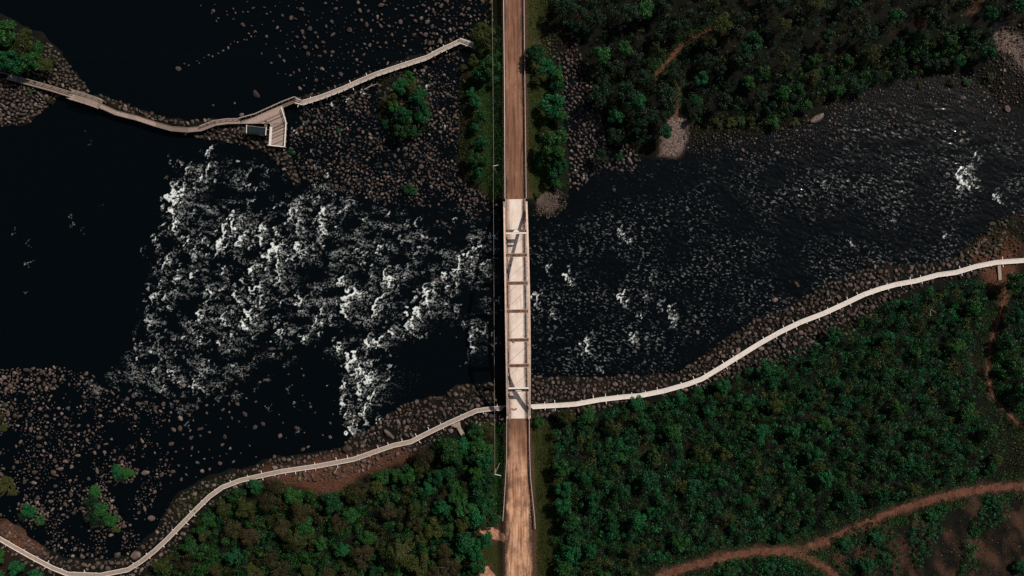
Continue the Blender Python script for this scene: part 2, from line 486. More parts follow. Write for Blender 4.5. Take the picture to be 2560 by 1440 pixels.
def build_ground():
    # soil kinds: 0..1 weights per vertex
    litter = np.clip(-0.08 + fbm(GXX / 9, GYY / 9, 21, 4) * 0.5, 0, 0.12)
    litter = np.maximum(litter, 0.95 * rough_mask([(640, 1180), (900, 1130), (1010, 1110), (1060, 1130), (900, 1190), (830, 1240), (700, 1210)], GXX, GYY))
    litter = np.maximum(litter, rough_mask([(-100, 1290), (40, 1310), (110, 1370), (100, 1400), (0, 1340), (-100, 1330)], GXX, GYY))
    litter = np.maximum(litter, rough_mask([(2400, 590), (2530, 590), (2540, 640), (2510, 780), (2440, 690)], GXX, GYY))
    xl, xr = road_edges(GYY)
    verge = (smooth(9.0, 6.0, GXX - xr) * smooth(0.3, 1.2, GXX - xr)) + (smooth(9.5, 7.0, xl - GXX) * smooth(0.2, 1.0, xl - GXX))
    onland = (GYY < W(0, 1050)[1]) | (GYY > W(0, 500)[1])
    grass = np.clip(verge * onland, 0, 1) * smooth(-0.4, 0.1, fbm(GXX / 4, GYY / 4, 31, 4) + 0.2)
    grass = np.maximum(grass, 0.7 * rough_mask([(1180, 60), (1255, 60), (1255, 480), (1180, 440)], GXX, GYY))
    gravel = rough_mask(GRAVEL, GXX, GYY, 0.6, 1.6)
    for p in BARE_N[2:]:
        gravel = np.maximum(gravel, 0.8 * rough_mask(p, GXX, GYY, 1.0, 3.0))
    px, py = W(*PIER)
    gravel = np.maximum(gravel, 0.5 * smooth(4.6, 3.6, np.hypot(GXX - px, (GYY - py) * 1.2)))
    earth = np.zeros_like(GXX)
    for p in BARE_N[:2] + [[(1190, 1310), (1250, 1300), (1262, 1340), (1225, 1345)], [(1195, 1405), (1225, 1400), (1245, 1440), (1210, 1450)]]:
        earth = np.maximum(earth, rough_mask(p, GXX, GYY, 0.6, 2.0))
    clear = rough_mask(CLEAR_SE, GXX, GYY, 2.0, 3.0)
    earth = np.maximum(earth, 0.75 * clear * smooth(-0.12, 0.30, fbm(GXX / 6 + GYY / 14, GYY / 11, 77, 5)))
    for ln, hw in ((TRACK, 1.0), (TRACK_B, 0.8), (TRAIL_E, 0.2), (TRAIL_N, 0.3), (TRAIL_N2, 0.4)):
        earth = np.maximum(earth, 0.85 * smooth(hw + 1.4, hw - 0.2, dist_line(GXX, GYY, polyw(ln)) + fbm(GXX / 2.5, GYY / 2.5, 46, 4) * 1.8))
    shoulder = np.maximum(smooth(2.2, 0.6, GXX - xr) * (GXX > xr - 1), smooth(1.6, 0.4, xl - GXX) * (GXX < xl + 1)) * onland
    earth = np.maximum(earth, 0.8 * shoulder)
    v = np.stack([GXX, GYY, GZ], -1).reshape(-1, 3)
    t = NT('soil')
    co = t.coord('Object')
    n1, n2, n3 = t.noise(0.5, 6, 0.6, co), t.noise(3.0, 5, 0.7, co), t.noise(9.0, 3, 0.7, co)
    c = t.mix(t.rng(n1, 0.3, 0.7), (0.0025, 0.0032, 0.0026), (0.0075, 0.0075, 0.0050))
    c = t.mix(t.math('MULTIPLY', t.attr('litter'), t.rng(n2, 0.35, 0.6)), c, (0.125, 0.052, 0.030))
    gcol = t.mix(t.rng(n2, 0.35, 0.65), (0.008, 0.016, 0.004), (0.040, 0.040, 0.011))
    c = t.mix(t.math('MULTIPLY', t.attr('grass'), t.rng(n3, 0.2, 0.5, 0.5, 1.0)), c, gcol)
    ecol = t.mix(t.rng(n2, 0.35, 0.65), (0.022, 0.012, 0.008), (0.105, 0.052, 0.034))
    c = t.mix(t.attr('earth'), c, ecol)
    vor = t.n('ShaderNodeTexVoronoi')
    vor.inputs['Scale'].default_value = 2.2
    t.l(co, vor.inputs['Vector'])
    vcol = t.mix(t.rng(t.math('MULTIPLY', vor.outputs['Distance'], n3), 0.05, 0.3), (0.26, 0.19, 0.165), (0.10, 0.074, 0.064))
    c = t.mix(t.attr('gravel'), c, vcol)
    m = t.done(t.bsdf(c, 0.95, t.bump(n2, 0.7, 0.25), 0.1).outputs[0])
    me = mesh_np('ground', v, grid_faces(len(gx), len(gy)), m, True)
    for k, a in (('litter', litter), ('grass', grass), ('earth', earth), ('gravel', gravel)):
        attr(me, k, a)
    obj('ground', me, kind='structure')
    # land beyond the modelled plan, out to the horizon
    R, q = 2500.0, []
    b = MB()
    x0, x1, y0, y1 = GX0, GX1, GY0, GY1
    for (a, c2, d, e) in ((-R, R, y1, R), (-R, R, -R, y0), (-R, x0, y0, y1), (x1, R, y0, y1)):
        b.add([(a, d, 0.6), (c2, d, 0.6), (c2, e, 0.6), (a, e, 0.6)], [(0, 1, 2, 3)])
    b.build('ground_beyond', m, kind='structure')
    return grass, earth
GRASS_W, EARTH_W = build_ground()

def drape(name, mat, weight, res=0.22, dz=0.06, bounds=None, kind='structure'):
    """a sheet laid on the terrain wherever weight(x, y) > 0.5"""
    x0, x1, y0, y1 = bounds
    ax, ay = np.arange(x0, x1, res), np.arange(y0, y1, res)
    X, Y = np.meshgrid(ax, ay)
    w = weight(X, Y)
    f = grid_faces(len(ax), len(ay))
    keep = (w.ravel()[f] > 0.5).all(1)
    f = f[keep]
    used = np.unique(f)
    idx = np.full(X.size, -1)
    idx[used] = np.arange(len(used))
    xs, ys = X.ravel()[used], Y.ravel()[used]
    v = np.stack([xs, ys, gz(xs, ys) + dz], -1)
    return obj(name, mesh_np(name, v, idx[f], mat, True), kind=kind)

def mat_track():
    t = NT('dirt')
    co = t.coord('Object')
    n1, n2, n3 = t.noise(0.6, 5, 0.6, co), t.noise(2.5, 5, 0.7, co), t.noise(8, 3, 0.7, co)
    c = t.mix(t.rng(n1, 0.3, 0.7), (0.070, 0.029, 0.017), (0.165, 0.074, 0.047))
    c = t.mix(t.rng(n2, 0.48, 0.62, 0, 0.85), c, (0.030, 0.015, 0.010))
    c = t.mix(t.rng(n3, 0.6, 0.8, 0, 0.5), c, (0.26, 0.17, 0.13))
    return t.done(t.bsdf(c, 0.95, t.bump(n2, 0.6, 0.15), 0.1).outputs[0])
M_TRACK = mat_track()

def strip_weight(line, half, seed, rough=1.6):
    L = polyw(line)
    def w(x, y):
        return smooth(half + min(0.8, half), half - min(0.8, half), dist_line(x, y, L) + fbm(x / 1.6, y / 1.6, seed, 5, 0.7) * rough)
    return w

def bounds_of(line, pad=6):
    L = polyw(line)
    return (L[:, 0].min() - pad, L[:, 0].max() + pad, L[:, 1].min() - pad, L[:, 1].max() + pad)
drape('dirt_track', M_TRACK, strip_weight(TRACK, 1.3, 41), bounds=bounds_of(TRACK))
drape('dirt_track_branch', M_TRACK, strip_weight(TRACK_B, 1.2, 42), bounds=bounds_of(TRACK_B), dz=0.1)
def mat_sand():
    t = NT('bare_earth')
    co = t.coord('Object')
    n1, n2 = t.noise(0.9, 5, 0.65, co), t.noise(5, 4, 0.7, co)
    c = t.mix(t.rng(n1, 0.35, 0.65), (0.22, 0.105, 0.062), (0.46, 0.25, 0.165))
    return t.done(t.bsdf(c, 0.95, t.bump(n2, 0.5, 0.12), 0.1).outputs[0])
M_SAND = mat_sand()
for k_, pl in enumerate(([(1190, 1312), (1215, 1306), (1262, 1318), (1262, 1345), (1232, 1340), (1205, 1330)], [(1200, 1408), (1222, 1402), (1242, 1430), (1232, 1452), (1205, 1440)])):
    drape('bare_earth', M_SAND, (lambda q: lambda x, y: rough_mask(q, x, y, 0.5, 1.6, 48))(pl), bounds=bounds_of(pl, 3), dz=0.08)
drape('footpath', M_TRACK, strip_weight(TRAIL_E, 0.45, 43, 0.6), bounds=bounds_of(TRAIL_E))
drape('footpath', M_TRACK, strip_weight(TRAIL_N, 0.8, 44), bounds=bounds_of(TRAIL_N))
drape('footpath', M_TRACK, strip_weight(TRAIL_N2, 0.9, 45), bounds=bounds_of(TRAIL_N2))

# ------------------------------------------------------------------ water
def mat_water():
    t = NT('river_water')
    co = t.coord('Object')
    n1 = t.noise(1.3, 3, 0.5, co)
    n2 = t.noise(2.6, 4, 0.65, co, 0.6)
    f = t.attr('foam')  # on the lower river this also carries painted glints
    fac = t.math('MULTIPLY', t.rng(f, 0.035, 0.80), t.rng(n2, 0.3, 0.65, 0.72, 1.0))
    wat = t.bsdf((0.0010, 0.0022, 0.0030), 0.15, t.bump(n1, 0.10, 0.12), 0.26)
    wat.inputs['IOR'].default_value = 1.33
    foam = t.bsdf((0.72, 0.78, 0.76), 0.7, t.bump(n2, 0.3, 0.15), 0.2)
    mx = t.n('ShaderNodeMixShader')
    t.l(fac, mx.inputs[0])
    t.l(wat.outputs[0], mx.inputs[1])
    t.l(foam.outputs[0], mx.inputs[2])
    return t.done(mx.outputs[0])
M_WATER = mat_water()

def water_patch(x0, x1, y0, y1, res, fn):
    ax, ay = np.arange(x0, x1 + res / 2, res), np.arange(y0, y1 + res / 2, res)
    X, Y = np.meshgrid(ax, ay)
    foam, z = fn(X, Y)
    edge = np.minimum(np.minimum(X - x0, x1 - X), np.minimum(Y - y0, y1 - Y))
    z = z * smooth(0, 3, edge) - 0.22 * (1 - smooth(0, 4, edge))
    foam = foam * smooth(0.5, 4, edge)
    f = grid_faces(len(ax), len(ay))
    gh = gz(X, Y).ravel()
    keep = (gh[f] < 0.9).any(1)
    f = f[keep]
    used = np.unique(f)
    idx = np.full(X.size, -1)
    idx[used] = np.arange(len(used))
    me = mesh_np('river', np.stack([X.ravel(), Y.ravel(), z.ravel()], -1)[used], idx[f], M_WATER, True)
    attr(me, 'foam', foam.ravel()[used])
    return obj('river', me, kind='structure')

bp = MB()
bp.add([(-700, -400, -0.24), (700, -400, -0.24), (700, 400, -0.24), (-700, 400, -0.24)], [(0, 1, 2, 3)])
pool = bp.mesh('river', M_WATER)
attr(pool, 'foam', np.zeros(4))
obj('river', pool, kind='structure')

RAPIDS = [(425, 392), (505, 368), (600, 380), (690, 405), (735, 455), (800, 440), (900, 470), (1000, 500), (1120, 500), (1235, 540), (1262, 620), (1262, 870), (1130, 850), (1000, 880), (960, 930),
          (1010, 960), (940, 1020), (900, 1085), (865, 1098), (838, 1070), (838, 985), (815, 915), (770, 870), (700, 900), (640, 945), (560, 985), (440, 1010), (340, 990), (250, 960), (290, 900), (325, 840),
          (340, 760), (355, 690), (372, 620), (392, 560), (410, 470)]
# places where the river breaks white: (x, y, size in px, strength)
CRESTS = [(430, 490, 26, 1), (432, 530, 24, 1), (440, 562, 20, .9), (455, 480, 22, .8), (500, 440, 20, .7), (520, 420, 16, .6), (470, 420, 14, .6), (563, 572, 26, 1), (547, 612, 24, 1), (580, 560, 20, .9),
          (627, 674, 18, 1), (525, 730, 16, .9), (600, 600, 18, .8), (655, 570, 16, .8), (650, 600, 18, .9), (680, 625, 22, .9), (665, 645, 20, .8), (740, 620, 20, .9), (730, 540, 26, .7), (745, 565, 20, .6), (810, 530, 24, .8),
          (800, 560, 18, .8), (805, 585, 16, .7), (420, 645, 14, .8), (410, 660, 14, .6), (385, 600, 14, .6), (480, 690, 14, .8), (420, 740, 14, .6), (500, 790, 18, .8), (560, 790, 20, .7), (615, 790, 18, 1), (610, 815, 18, .8),
          (880, 740, 34, 1), (860, 770, 22, .9), (945, 755, 26, .9), (935, 780, 18, .8), (855, 700, 20, .8), (970, 690, 24, .9), (980, 700, 18, .8), (1035, 780, 26, 1), (1030, 800, 20, .9), (1070, 750, 22, .9), (1060, 730, 18, .8),
          (925, 855, 22, .9), (945, 850, 20, .8), (985, 830, 18, .8), (1020, 815, 18, .7), (870, 910, 26, 1), (880, 890, 20, .9), (850, 870, 16, .7), (900, 930, 20, .8), (860, 960, 18, .7), (925, 945, 26, .8), (1180, 855, 34, .7),
          (1150, 660, 22, .8), (1170, 640, 18, .8), (1140, 690, 18, .6), (1200, 620, 18, .6), (1210, 660, 16, .6), (1110, 690, 16, .6), (750, 750, 18, .8), (745, 765, 14, .6), (800, 780, 16, .8), (795, 800, 14, .6), (760, 845, 16, .7),
          (900, 970, 26, .8), (930, 985, 22, .6), (860, 1010, 20, .7), (870, 1040, 18, .6), (905, 1025, 20, .8), (880, 1075, 20, .7), (700, 690, 22, .7), (690, 660, 18, .8), (640, 720, 20, .7), (645, 760, 16, .7), (560, 680, 14, .6),
          (470, 600, 14, .7), (440, 700, 14, .6), (380, 745, 12, .6), (375, 810, 12, .6), (340, 870, 12, .6), (500, 850, 14, .6), (550, 855, 12, .6), (430, 930, 14, .6), (480, 960, 16, .6), (510, 975, 14, .6), (590, 740, 16, .7),
          (700, 830, 14, .6), (1040, 640, 16, .5), (1060, 590, 14, .5), (950, 620, 16, .6), (900, 640, 14, .5), (1000, 600, 14, .5)]
HOLES = [(960, 880, 60), (1100, 905, 90), (565, 655, 42), (765, 690, 40), (640, 625, 26), (455, 640, 24), (700, 780, 34), (825, 850, 40), (1060, 540, 60), (880, 560, 30), (1120, 590, 40), (760, 910, 60),
         (560, 480, 36), (650, 500, 40), (700, 470, 36), (590, 700, 26), (430, 790, 26), (520, 880, 30), (660, 850, 26), (480, 760, 24), (870, 830, 24), (1000, 740, 24), (1090, 820, 34), (900, 690, 24), (1000, 650, 26), (690, 560, 26), (1170, 760, 44), (1080, 650, 24)]

def flow_angle(px, py):
    return math.radians(-9 - 14 * min(1, max(0, (px - 450) / 500)) * min(1, max(0, (820 - py) / 300)))

def stamp(X, Y, foam, hgt, px, py, r, s, ang, seed, tail=1.0):
    """one breaking crest: foam[0] takes the wavy bright front that faces upstream, foam[1] the feathered sheet behind it"""
    cx, cy = W(px, py)
    r = r * S
    x0 = X[0, 0]
    res = X[0, 1] - X[0, 0]
    i0, i1 = int((cx - 2.4 * r - x0) / res), int((cx + 6 * r - x0) / res)
    j0, j1 = int((cy - 4.0 * r - Y[0, 0]) / res), int((cy + 3.4 * r - Y[0, 0]) / res)
    i0, j0 = max(i0, 0), max(j0, 0)
    i1, j1 = min(i1, X.shape[1]), min(j1, X.shape[0])
    if i1 - i0 < 3 or j1 - j0 < 3:
        return
    sl = (slice(j0, j1), slice(i0, i1))
    Xs, Ys = X[sl], Y[sl]
    x, y = Xs - cx, Ys - cy
    rr = random.Random(seed)
    curv, wid, tl = rr.uniform(0.15, 0.8), rr.uniform(0.8, 1.7), rr.uniform(0.5, 1.6)
    x = x + fbm(Xs / (1.3 * r), Ys / (1.3 * r), seed, 3, 0.6) * r * 1.5 + perlin(Xs / 0.8, Ys / 0.8, seed + 5) * min(0.35, 0.3 * r)
    y = y + fbm(Xs / (1.3 * r), Ys / (1.3 * r), seed + 50, 3, 0.6) * r * 0.9 + perlin(Xs / 0.8, Ys / 0.8, seed + 6) * min(0.3, 0.25 * r)
    a = x * math.cos(ang) + y * math.sin(ang)
    b = -x * math.sin(ang) + y * math.cos(ang)
    q = a / (1.1 * r) - curv * (b / r) ** 2 + 0.25
    across = np.exp(-(b / (wid * r)) ** 2 * 1.25)
    lw = max(0.10, 0.20 / r)
    qp = np.clip(q, 0, None)
    line = np.where(q < 0, np.exp(-(q / (lw * 0.6)) ** 2), np.exp(-(q / (lw * 1.5)) ** 2))
    line = line * np.clip(0.75 + 0.9 * perlin(Xs / 0.9, Ys / 0.9, seed + 9), 0, 1.3)
    foam[0][sl] = np.maximum(foam[0][sl], across * s * line)
    sheet = smooth(-0.1, 0.05, q) * (0.66 * np.exp(-qp / 0.40) + 0.34 * np.exp(-qp / (1.5 * tail * tl)))
    foam[1][sl] = np.maximum(foam[1][sl], across * s * sheet)
    hgt[sl] += across * s * (np.exp(-((q - 0.1) / 0.35) ** 2)) * min(0.20, r * 0.06)

def filaments(X, Y, foam, seed, ang=math.radians(-16)):
    wx = X + fbm(X / 2.0, Y / 2.0, seed, 3) * 1.6
    wy = Y + fbm(X / 2.0, Y / 2.0, seed + 1, 3) * 1.3
    a = wx * math.cos(ang) + wy * math.sin(ang)
    b = -wx * math.sin(ang) + wy * math.cos(ang)
    r1 = np.clip(1 - np.abs(fbm(a / 6.0, b / 1.1, seed + 2, 2)) * 5.0, 0, 1)
    r2 = np.clip(1 - np.abs(fbm(a / 2.6, b / 0.8, seed + 3, 2)) * 4.0, 0, 1)
    r3 = np.clip(1 - np.abs(perlin(wx / 1.15, wy / 0.85, seed + 4)) * 3.2, 0, 1) ** 1.5
    fil = np.maximum(r1 ** 2, 0.85 * r2 ** 2)
    T = foam[1]
    fil = smooth(0.25, 0.95, fil)
    r4 = np.clip(1 - np.abs(perlin(a / 2.1, b / 0.6, seed + 6)) * 3.4, 0, 1) ** 2
    v = foam[0] * (0.15 + 0.75 * r3) + T ** 1.7 * (0.95 * fil + 0.85 * r4 * r3 + 0.5 * r4 * T + 0.10) + smooth(0.50, 0.95, T) * (0.35 + 0.8 * r3)
    k = v
    for _ in range(2):
        p = np.pad(k, 1, mode='edge')
        k = (p[:-2, 1:-1] + p[2:, 1:-1] + p[1:-1, :-2] + p[1:-1, 2:] + p[1:-1, 1:-1]) / 5
    for _ in range(3):
        p = np.pad(k, 2, mode='edge')
        k = (p[:-4, 2:-2] + p[4:, 2:-2] + p[2:-2, :-4] + p[2:-2, 4:] + p[2:-2, 2:-2]) / 5
    return np.clip(v * 1.05 + 1.0 * (v - k), 0, 1)

def foam_field(X, Y):
    sd = signed(X, Y, polyw(RAPIDS)) + fbm(X / 6, Y / 6, 61, 4) * 4.5
    D = smooth(-3.0, 6.0, sd)
    for (hx, hy, hr) in HOLES:
        x, y = W(hx, hy)
        D = D * (1 - 0.85 * np.exp(-(((X - x) / (hr * S)) ** 2 + ((Y - y) / (hr * S * 0.6)) ** 2)))
    clump = smooth(-0.35, 0.45, fbm(X / 5.5 + Y / 20, Y / 3.0, 75, 4))
    foam = [np.zeros_like(X), D * (0.08 + 0.28 * clump)]
    hgt = D * (0.20 * fbm(X / 3.0, Y / 2.0, 76, 4))
    rs = np.random.default_rng(5)
    for k, (px, py, r, s) in enumerate(CRESTS):
        fa = flow_angle(px, py)
        stamp(X, Y, foam, hgt, px, py, r * 1.0, s * 1.25, fa + rs.uniform(-.25, .2), k * 30 + 100, 1.6)
        for _ in range(2):
            stamp(X, Y, foam, hgt, px + rs.uniform(-1.0, 2.4) * r, py + rs.uniform(-1.3, 1.3) * r, r * rs.uniform(0.25, 0.55), s * rs.uniform(0.4, 0.85), fa + rs.uniform(-.5, .3), k * 30 + 101 + _ * 7)
    n = 0
    while n < 900:
        px, py = rs.uniform(290, 1260), rs.uniform(370, 1100)
        gx_, gy_ = W(px, py)
        ix, iy = int((gx_ - X[0, 0]) / (X[0, 1] - X[0, 0])), int((gy_ - Y[0, 0]) / (X[0, 1] - X[0, 0]))
        n += 1
        if not (0 <= ix < X.shape[1] and 0 <= iy < X.shape[0]):
            continue
        d = D[iy, ix]
        if rs.uniform() > d * 1.15:
            continue
        s = (0.16 + 0.70 * rs.uniform(0, 1) ** 2.0) * (1.0 if px < 860 else 0.85)
        stamp(X, Y, foam, hgt, px, py, 4.5 + 9 * rs.uniform(0, 1) ** 2, s, flow_angle(px, py) + rs.uniform(-.5, .35), 5000 + n * 11)
    return foam, hgt

def extra_foam(X, Y, foam, hgt, spots, seed):
    rs = np.random.default_rng(seed)
    for i, (px, py, r, s) in enumerate(spots):
        stamp(X, Y, foam, hgt, px, py, r, s, math.radians(rs.uniform(-25, 20)), 3000 + seed * 100 + i)

SHALLOWS_N = [(750, 262), (900, 225), (1150, 140), (1230, 70), (1230, 470), (1150, 500), (1000, 500), (850, 470), (745, 450)]
def upper_field(X, Y):
    """rapids and the shallows above them in one sheet"""
    foam, hgt = foam_field(X, Y)
    D = smooth(-2, 3, signed(X, Y, polyw(SHALLOWS_N))) * smooth(0.0, 0.5, fbm(X / 4, Y / 4, 81, 4) + 0.18)
    foam[1] = np.maximum(foam[1], D * 0.15)
    D3 = smooth(-4, 5, signed(X, Y, polyw([(880, 885), (1010, 905), (1235, 880), (1235, 950), (1120, 975), (1000, 1000), (930, 1010)])))
    foam[1] = np.maximum(foam[1], D3 * 0.16 * smooth(W(1240, 0)[0], W(950, 0)[0], X))
    D2 = smooth(-2, 3, signed(X, Y, polyw([(170, 960), (330, 900), (640, 920), (740, 860), (760, 900), (620, 1000), (480, 1060), (330, 1020), (230, 1000)])))
    foam[1] = np.maximum(foam[1], D2 * 0.30 * smooth(-0.2, 0.4, fbm(X / 5, Y / 4, 84, 4)))
    extra_foam(X, Y, foam, hgt, [(870, 250, 8, .9), (830, 262, 8, .8), (760, 275, 7, .7), (905, 228, 8, .8), (1065, 220, 7, .7), (1075, 235, 6, .6), (1110, 315, 7, .6), (1060, 175, 7, .5), (740, 330, 9, .7), (760, 310, 8, .5), (790, 410, 10, .6),
                                   (820, 440, 9, .6), (780, 380, 8, .5), (180, 540, 11, .3), (182, 560, 8, .25), (205, 575, 8, .15), (38, 580, 12, .2), (70, 605, 14, .2), (68, 660, 9, .25), (65, 730, 10, .2), (255, 515, 10, .15),
                                   (355, 625, 9, .2), (215, 330, 9, .15), (225, 360, 9, .15), (400, 1130, 8, .2), (375, 1150, 8, .2), (470, 1060, 9, .25), (740, 1010, 10, .25), (745, 1080, 9, .2), (680, 1110, 9, .2), (670, 1020, 7, .25), (720, 970, 7, .25)], 1)
    return filaments(X, Y, foam, 500), hgt
x0, y0 = W(-40, 1150)
x1, y1 = W(1268, 120)
water_patch(x0, x1, y0, y1, 0.23, upper_field)

def lower_field(X, Y):
    """fast rippled water below the bridge"""
    ang = math.radians(-24)
    a = X * math.cos(ang) + Y * math.sin(ang)
    b = -X * math.sin(ang) + Y * math.cos(ang)
    wa = a + fbm(X / 3, Y / 3, 91, 3) * 1.2
    wb = b + fbm(X / 3, Y / 3, 92, 3) * 0.8
    g = smooth(-0.45, 0.35, fbm(X / 16, Y / 12, 93, 3))
    hgt = (0.20 * fbm(wa / 3.0, wb / 1.2, 94, 4, 0.6)) * (0.45 + 0.55 * g) + 0.12 * fbm(X / 9, Y / 6, 95, 2)
    D = smooth(-3, 3, signed(X, Y, polyw([(1320, 540), (1480, 520), (1600, 640), (1760, 720), (1800, 820), (1700, 880), (1480, 920), (1320, 920)]))) * smooth(-0.05, 0.5, fbm(X / 7, Y / 5, 96, 4) + 0.1)
    foam = [np.zeros_like(X), D * 0.16]
    fl = fbm(wa / 1.25, wb / 0.45, 98, 2)
    far = smooth(1.0, 16.0, dist_line(X, Y, polyw(LAND_NE)) + fbm(X / 6, Y / 6, 99, 3) * 6)
    glint_flecks = smooth(0.16, 0.50, fl) * (0.055 + 0.15 * g) * (0.35 + 0.65 * far)  # glints on the ripples, painted as pale spots through the foam weight
    hgt = hgt * (0.25 + 0.75 * far)
    extra_foam(X, Y, foam, hgt, [(1555, 745, 20, 1), (1565, 758, 14, .8), (1420, 688, 18, .9), (1428, 702, 10, .8), (1372, 675, 14, .5), (1462, 868, 20, .9), (1460, 885, 12, .6), (1578, 840, 14, .7), (1585, 855, 12, .6), (1680, 790, 18, .7),
                                   (1672, 775, 12, .7), (1685, 805, 14, .7), (1615, 748, 14, .5), (1600, 790, 12, .5), (1340, 745, 18, .7), (1345, 765, 14, .6), (1380, 785, 16, .6), (1560, 595, 12, .7), (1548, 580, 10, .6), (1575, 602, 8, .6), (1650, 760, 12, .5),
                                   (2398, 440, 20, 1), (2412, 455, 22, 1), (2420, 430, 16, .8), (2400, 470, 14, .8), (2440, 462, 14, .6), (2486, 490, 10, .9), (2495, 500, 8, .8), (2435, 388, 10, .7), (2445, 395, 7, .7), (2056, 460, 9, .8), (2070, 475, 8, .6),
                                   (2125, 605, 10, .7), (2130, 612, 7, .6), (2232, 553, 7, .7), (2360, 590, 5, .6), (1460, 440, 9, .7), (1440, 425, 7, .5), (1500, 925, 12, .4), (1630, 690, 12, .4)], 2)
    return np.maximum(filaments(X, Y, foam, 600), glint_flecks), hgt
x0, y0 = W(1266, 960)
x1, y1 = W(2620, 130)
water_patch(x0, x1, y0, y1, 0.25, lower_field)

# ------------------------------------------------------------------ road
def mat_road():
    t = NT('road_earth')
    co = t.coord('Object')
    st = t.coord('Object', (1.0, 0.05, 1.0))
    n1 = t.noise(1.4, 5, 0.6, st)
    n2 = t.noise(0.25, 5, 0.6, co)
    n3 = t.noise(3.5, 5, 0.7, co)
    dust = t.attr('dust')
    dark = t.mix(t.rng(n1, 0.3, 0.7), (0.066, 0.031, 0.019), (0.225, 0.105, 0.064))
    pale = t.mix(t.rng(n1, 0.36, 0.64), (0.30, 0.135, 0.070), (0.68, 0.42, 0.275))
    c = t.mix(t.math('MULTIPLY', dust, t.rng(n2, 0.36, 0.58, 0.35, 1.0)), dark, pale)
    c = t.mix(t.rng(t.math('ADD', n3, t.math('MULTIPLY', n1, 0.5)), 0.82, 0.98, 0, 0.8), c, (0.055, 0.034, 0.024))
    n4 = t.noise(0.7, 6, 0.7, t.coord('Object', (1.0, 0.22, 1.0)), 0.8)
    c = t.mix(t.rng(n4, 0.52, 0.62, 0, 0.6), c, (0.10, 0.058, 0.040))
    c = t.mix(t.rng(n4, 0.40, 0.33, 0, 0.40), c, t.mix(dust, (0.30, 0.17, 0.115), (0.70, 0.48, 0.34)))
    edge = t.attr('edge')
    c = t.mix(t.math('MULTIPLY', t.rng(t.math('ADD', edge, t.math('MULTIPLY', t.math('SUBTRACT', n4, 0.5), 0.9)), 0.68, 0.95), t.rng(n3, 0.32, 0.5)), c, (0.035, 0.026, 0.020))
    return t.done(t.bsdf(c, 0.92, t.bump(n3, 0.5, 0.08), 0.15).outputs[0])
M_ROAD = mat_road()

def build_road(name, rows, dust_fn):
    ys = np.linspace(rows[0][0], rows[-1][0], 160)
    l = np.interp(ys, [r[0] for r in rows], [r[1] for r in rows])
    r = np.interp(ys, [q[0] for q in rows], [q[2] for q in rows])
    nc = 13
    v, ed, du = [], [], []
    for i, py in enumerate(ys):
        for k in range(nc):
            u = k / (nc - 1)
            x, y = W(l[i] + (r[i] - l[i]) * u, py, ROAD_Z)
            v.append((x, y, ROAD_Z + 0.10 * (1 - (2 * u - 1) ** 2) + 0.02 * math.sin(py * 0.7 + k)))
            ed.append(abs(2 * u - 1))
            du.append(dust_fn(py))
    me = mesh_np(name, v, grid_faces(nc, len(ys))[:, ::-1], M_ROAD, True)
    attr(me, 'edge', ed)
    attr(me, 'dust', du)
    obj(name, me, kind='structure')
build_road('road_north', ROAD_N, lambda p: 0.12 + 0.12 * math.exp(-((p - 200) / 80) ** 2))
build_road('road_south', ROAD_S, lambda p: min(1.0, max(0.15, (p - 1055) / 150)))

# ------------------------------------------------------------------ arch bridge
AX0, AX1 = W3(1288.5, 516, ROAD_Z), W3(1296.5, 1034, ROAD_Z)
BU = (AX1 - AX0).normalized()
BV = Vector((-BU.y, BU.x, 0))
if BV.x < 0:
    BV = -BV
BL = (AX1 - AX0).length
HC, HALF = 10.2, 3.42
def BP(u, v, h):
    return AX0 + BU * u + BV * v + Vector((0, 0, h))
def arch_h(u):
    t = 2 * u / BL - 1
    return HC * (1 - t * t)
def u_of(py, z):
    y = W(0, py, z)[1]
    return (AX0.y - y) / (-BU.y)

bridge = thing('arch_bridge', 'steel arch road bridge with pale concrete deck crossing the dark river', 'bridge', (0, 0, 0))
def mat_deck():
    t = NT('deck_concrete')
    co = t.coord('Object')
    st = t.coord('Object', (1.0, 0.08, 1.0))
    n1, n2, n3 = t.noise(1.2, 5, 0.65, st), t.noise(0.35, 4, 0.6, co), t.noise(4.0, 4, 0.7, co)
    e = t.attr('edge')
    c = t.mix(t.rng(n2, 0.3, 0.7), (0.60, 0.49, 0.42), (0.75, 0.66, 0.59))
    dirt = t.math('ADD', t.rng(e, 0.40, 1.0, 0, 0.9), t.rng(n1, 0.4, 0.7, -0.25, 0.45))
    c = t.mix(t.math('MULTIPLY', t.rng(dirt, 0.15, 1.0), t.rng(n3, 0.25, 0.6, 0.45, 1)), c, (0.24, 0.135, 0.09))
    return t.done(t.bsdf(c, 0.85, t.bump(n3, 0.2, 0.03), 0.2).outputs[0])
M_DECK = mat_deck()
U0, U1 = u_of(498, ROAD_Z), u_of(1046, ROAD_Z)
nv_, nu_ = 15, 90
v, e = [], []
for i in range(nu_):
    for k in range(nv_):
        q = k / (nv_ - 1) * 2 - 1
        v.append(BP(U0 + (U1 - U0) * i / (nu_ - 1), q * 2.55, 0.06 + 0.05 * (1 - q * q)))
        e.append(abs(q))
me = mesh_np('deck', v, grid_faces(nv_, nu_)[:, ::-1], M_DECK, True)
attr(me, 'edge', e)
deck = obj('deck', me, bridge)
b = MB()
b.hexa([BP(U0, -2.7, -0.9), BP(U1, -2.7, -0.9), BP(U1, 2.7, -0.9), BP(U0, 2.7, -0.9), BP(U0, -2.7, -0.04), BP(U1, -2.7, -0.04), BP(U1, 2.7, -0.04), BP(U0, 2.7, -0.04)])
for i in range(17):
    u = BL * (i + 0.5) / 17
    b.bar(BP(u, -3.6, -0.75), BP(u, 3.6, -0.75), 0.35, 0.7)
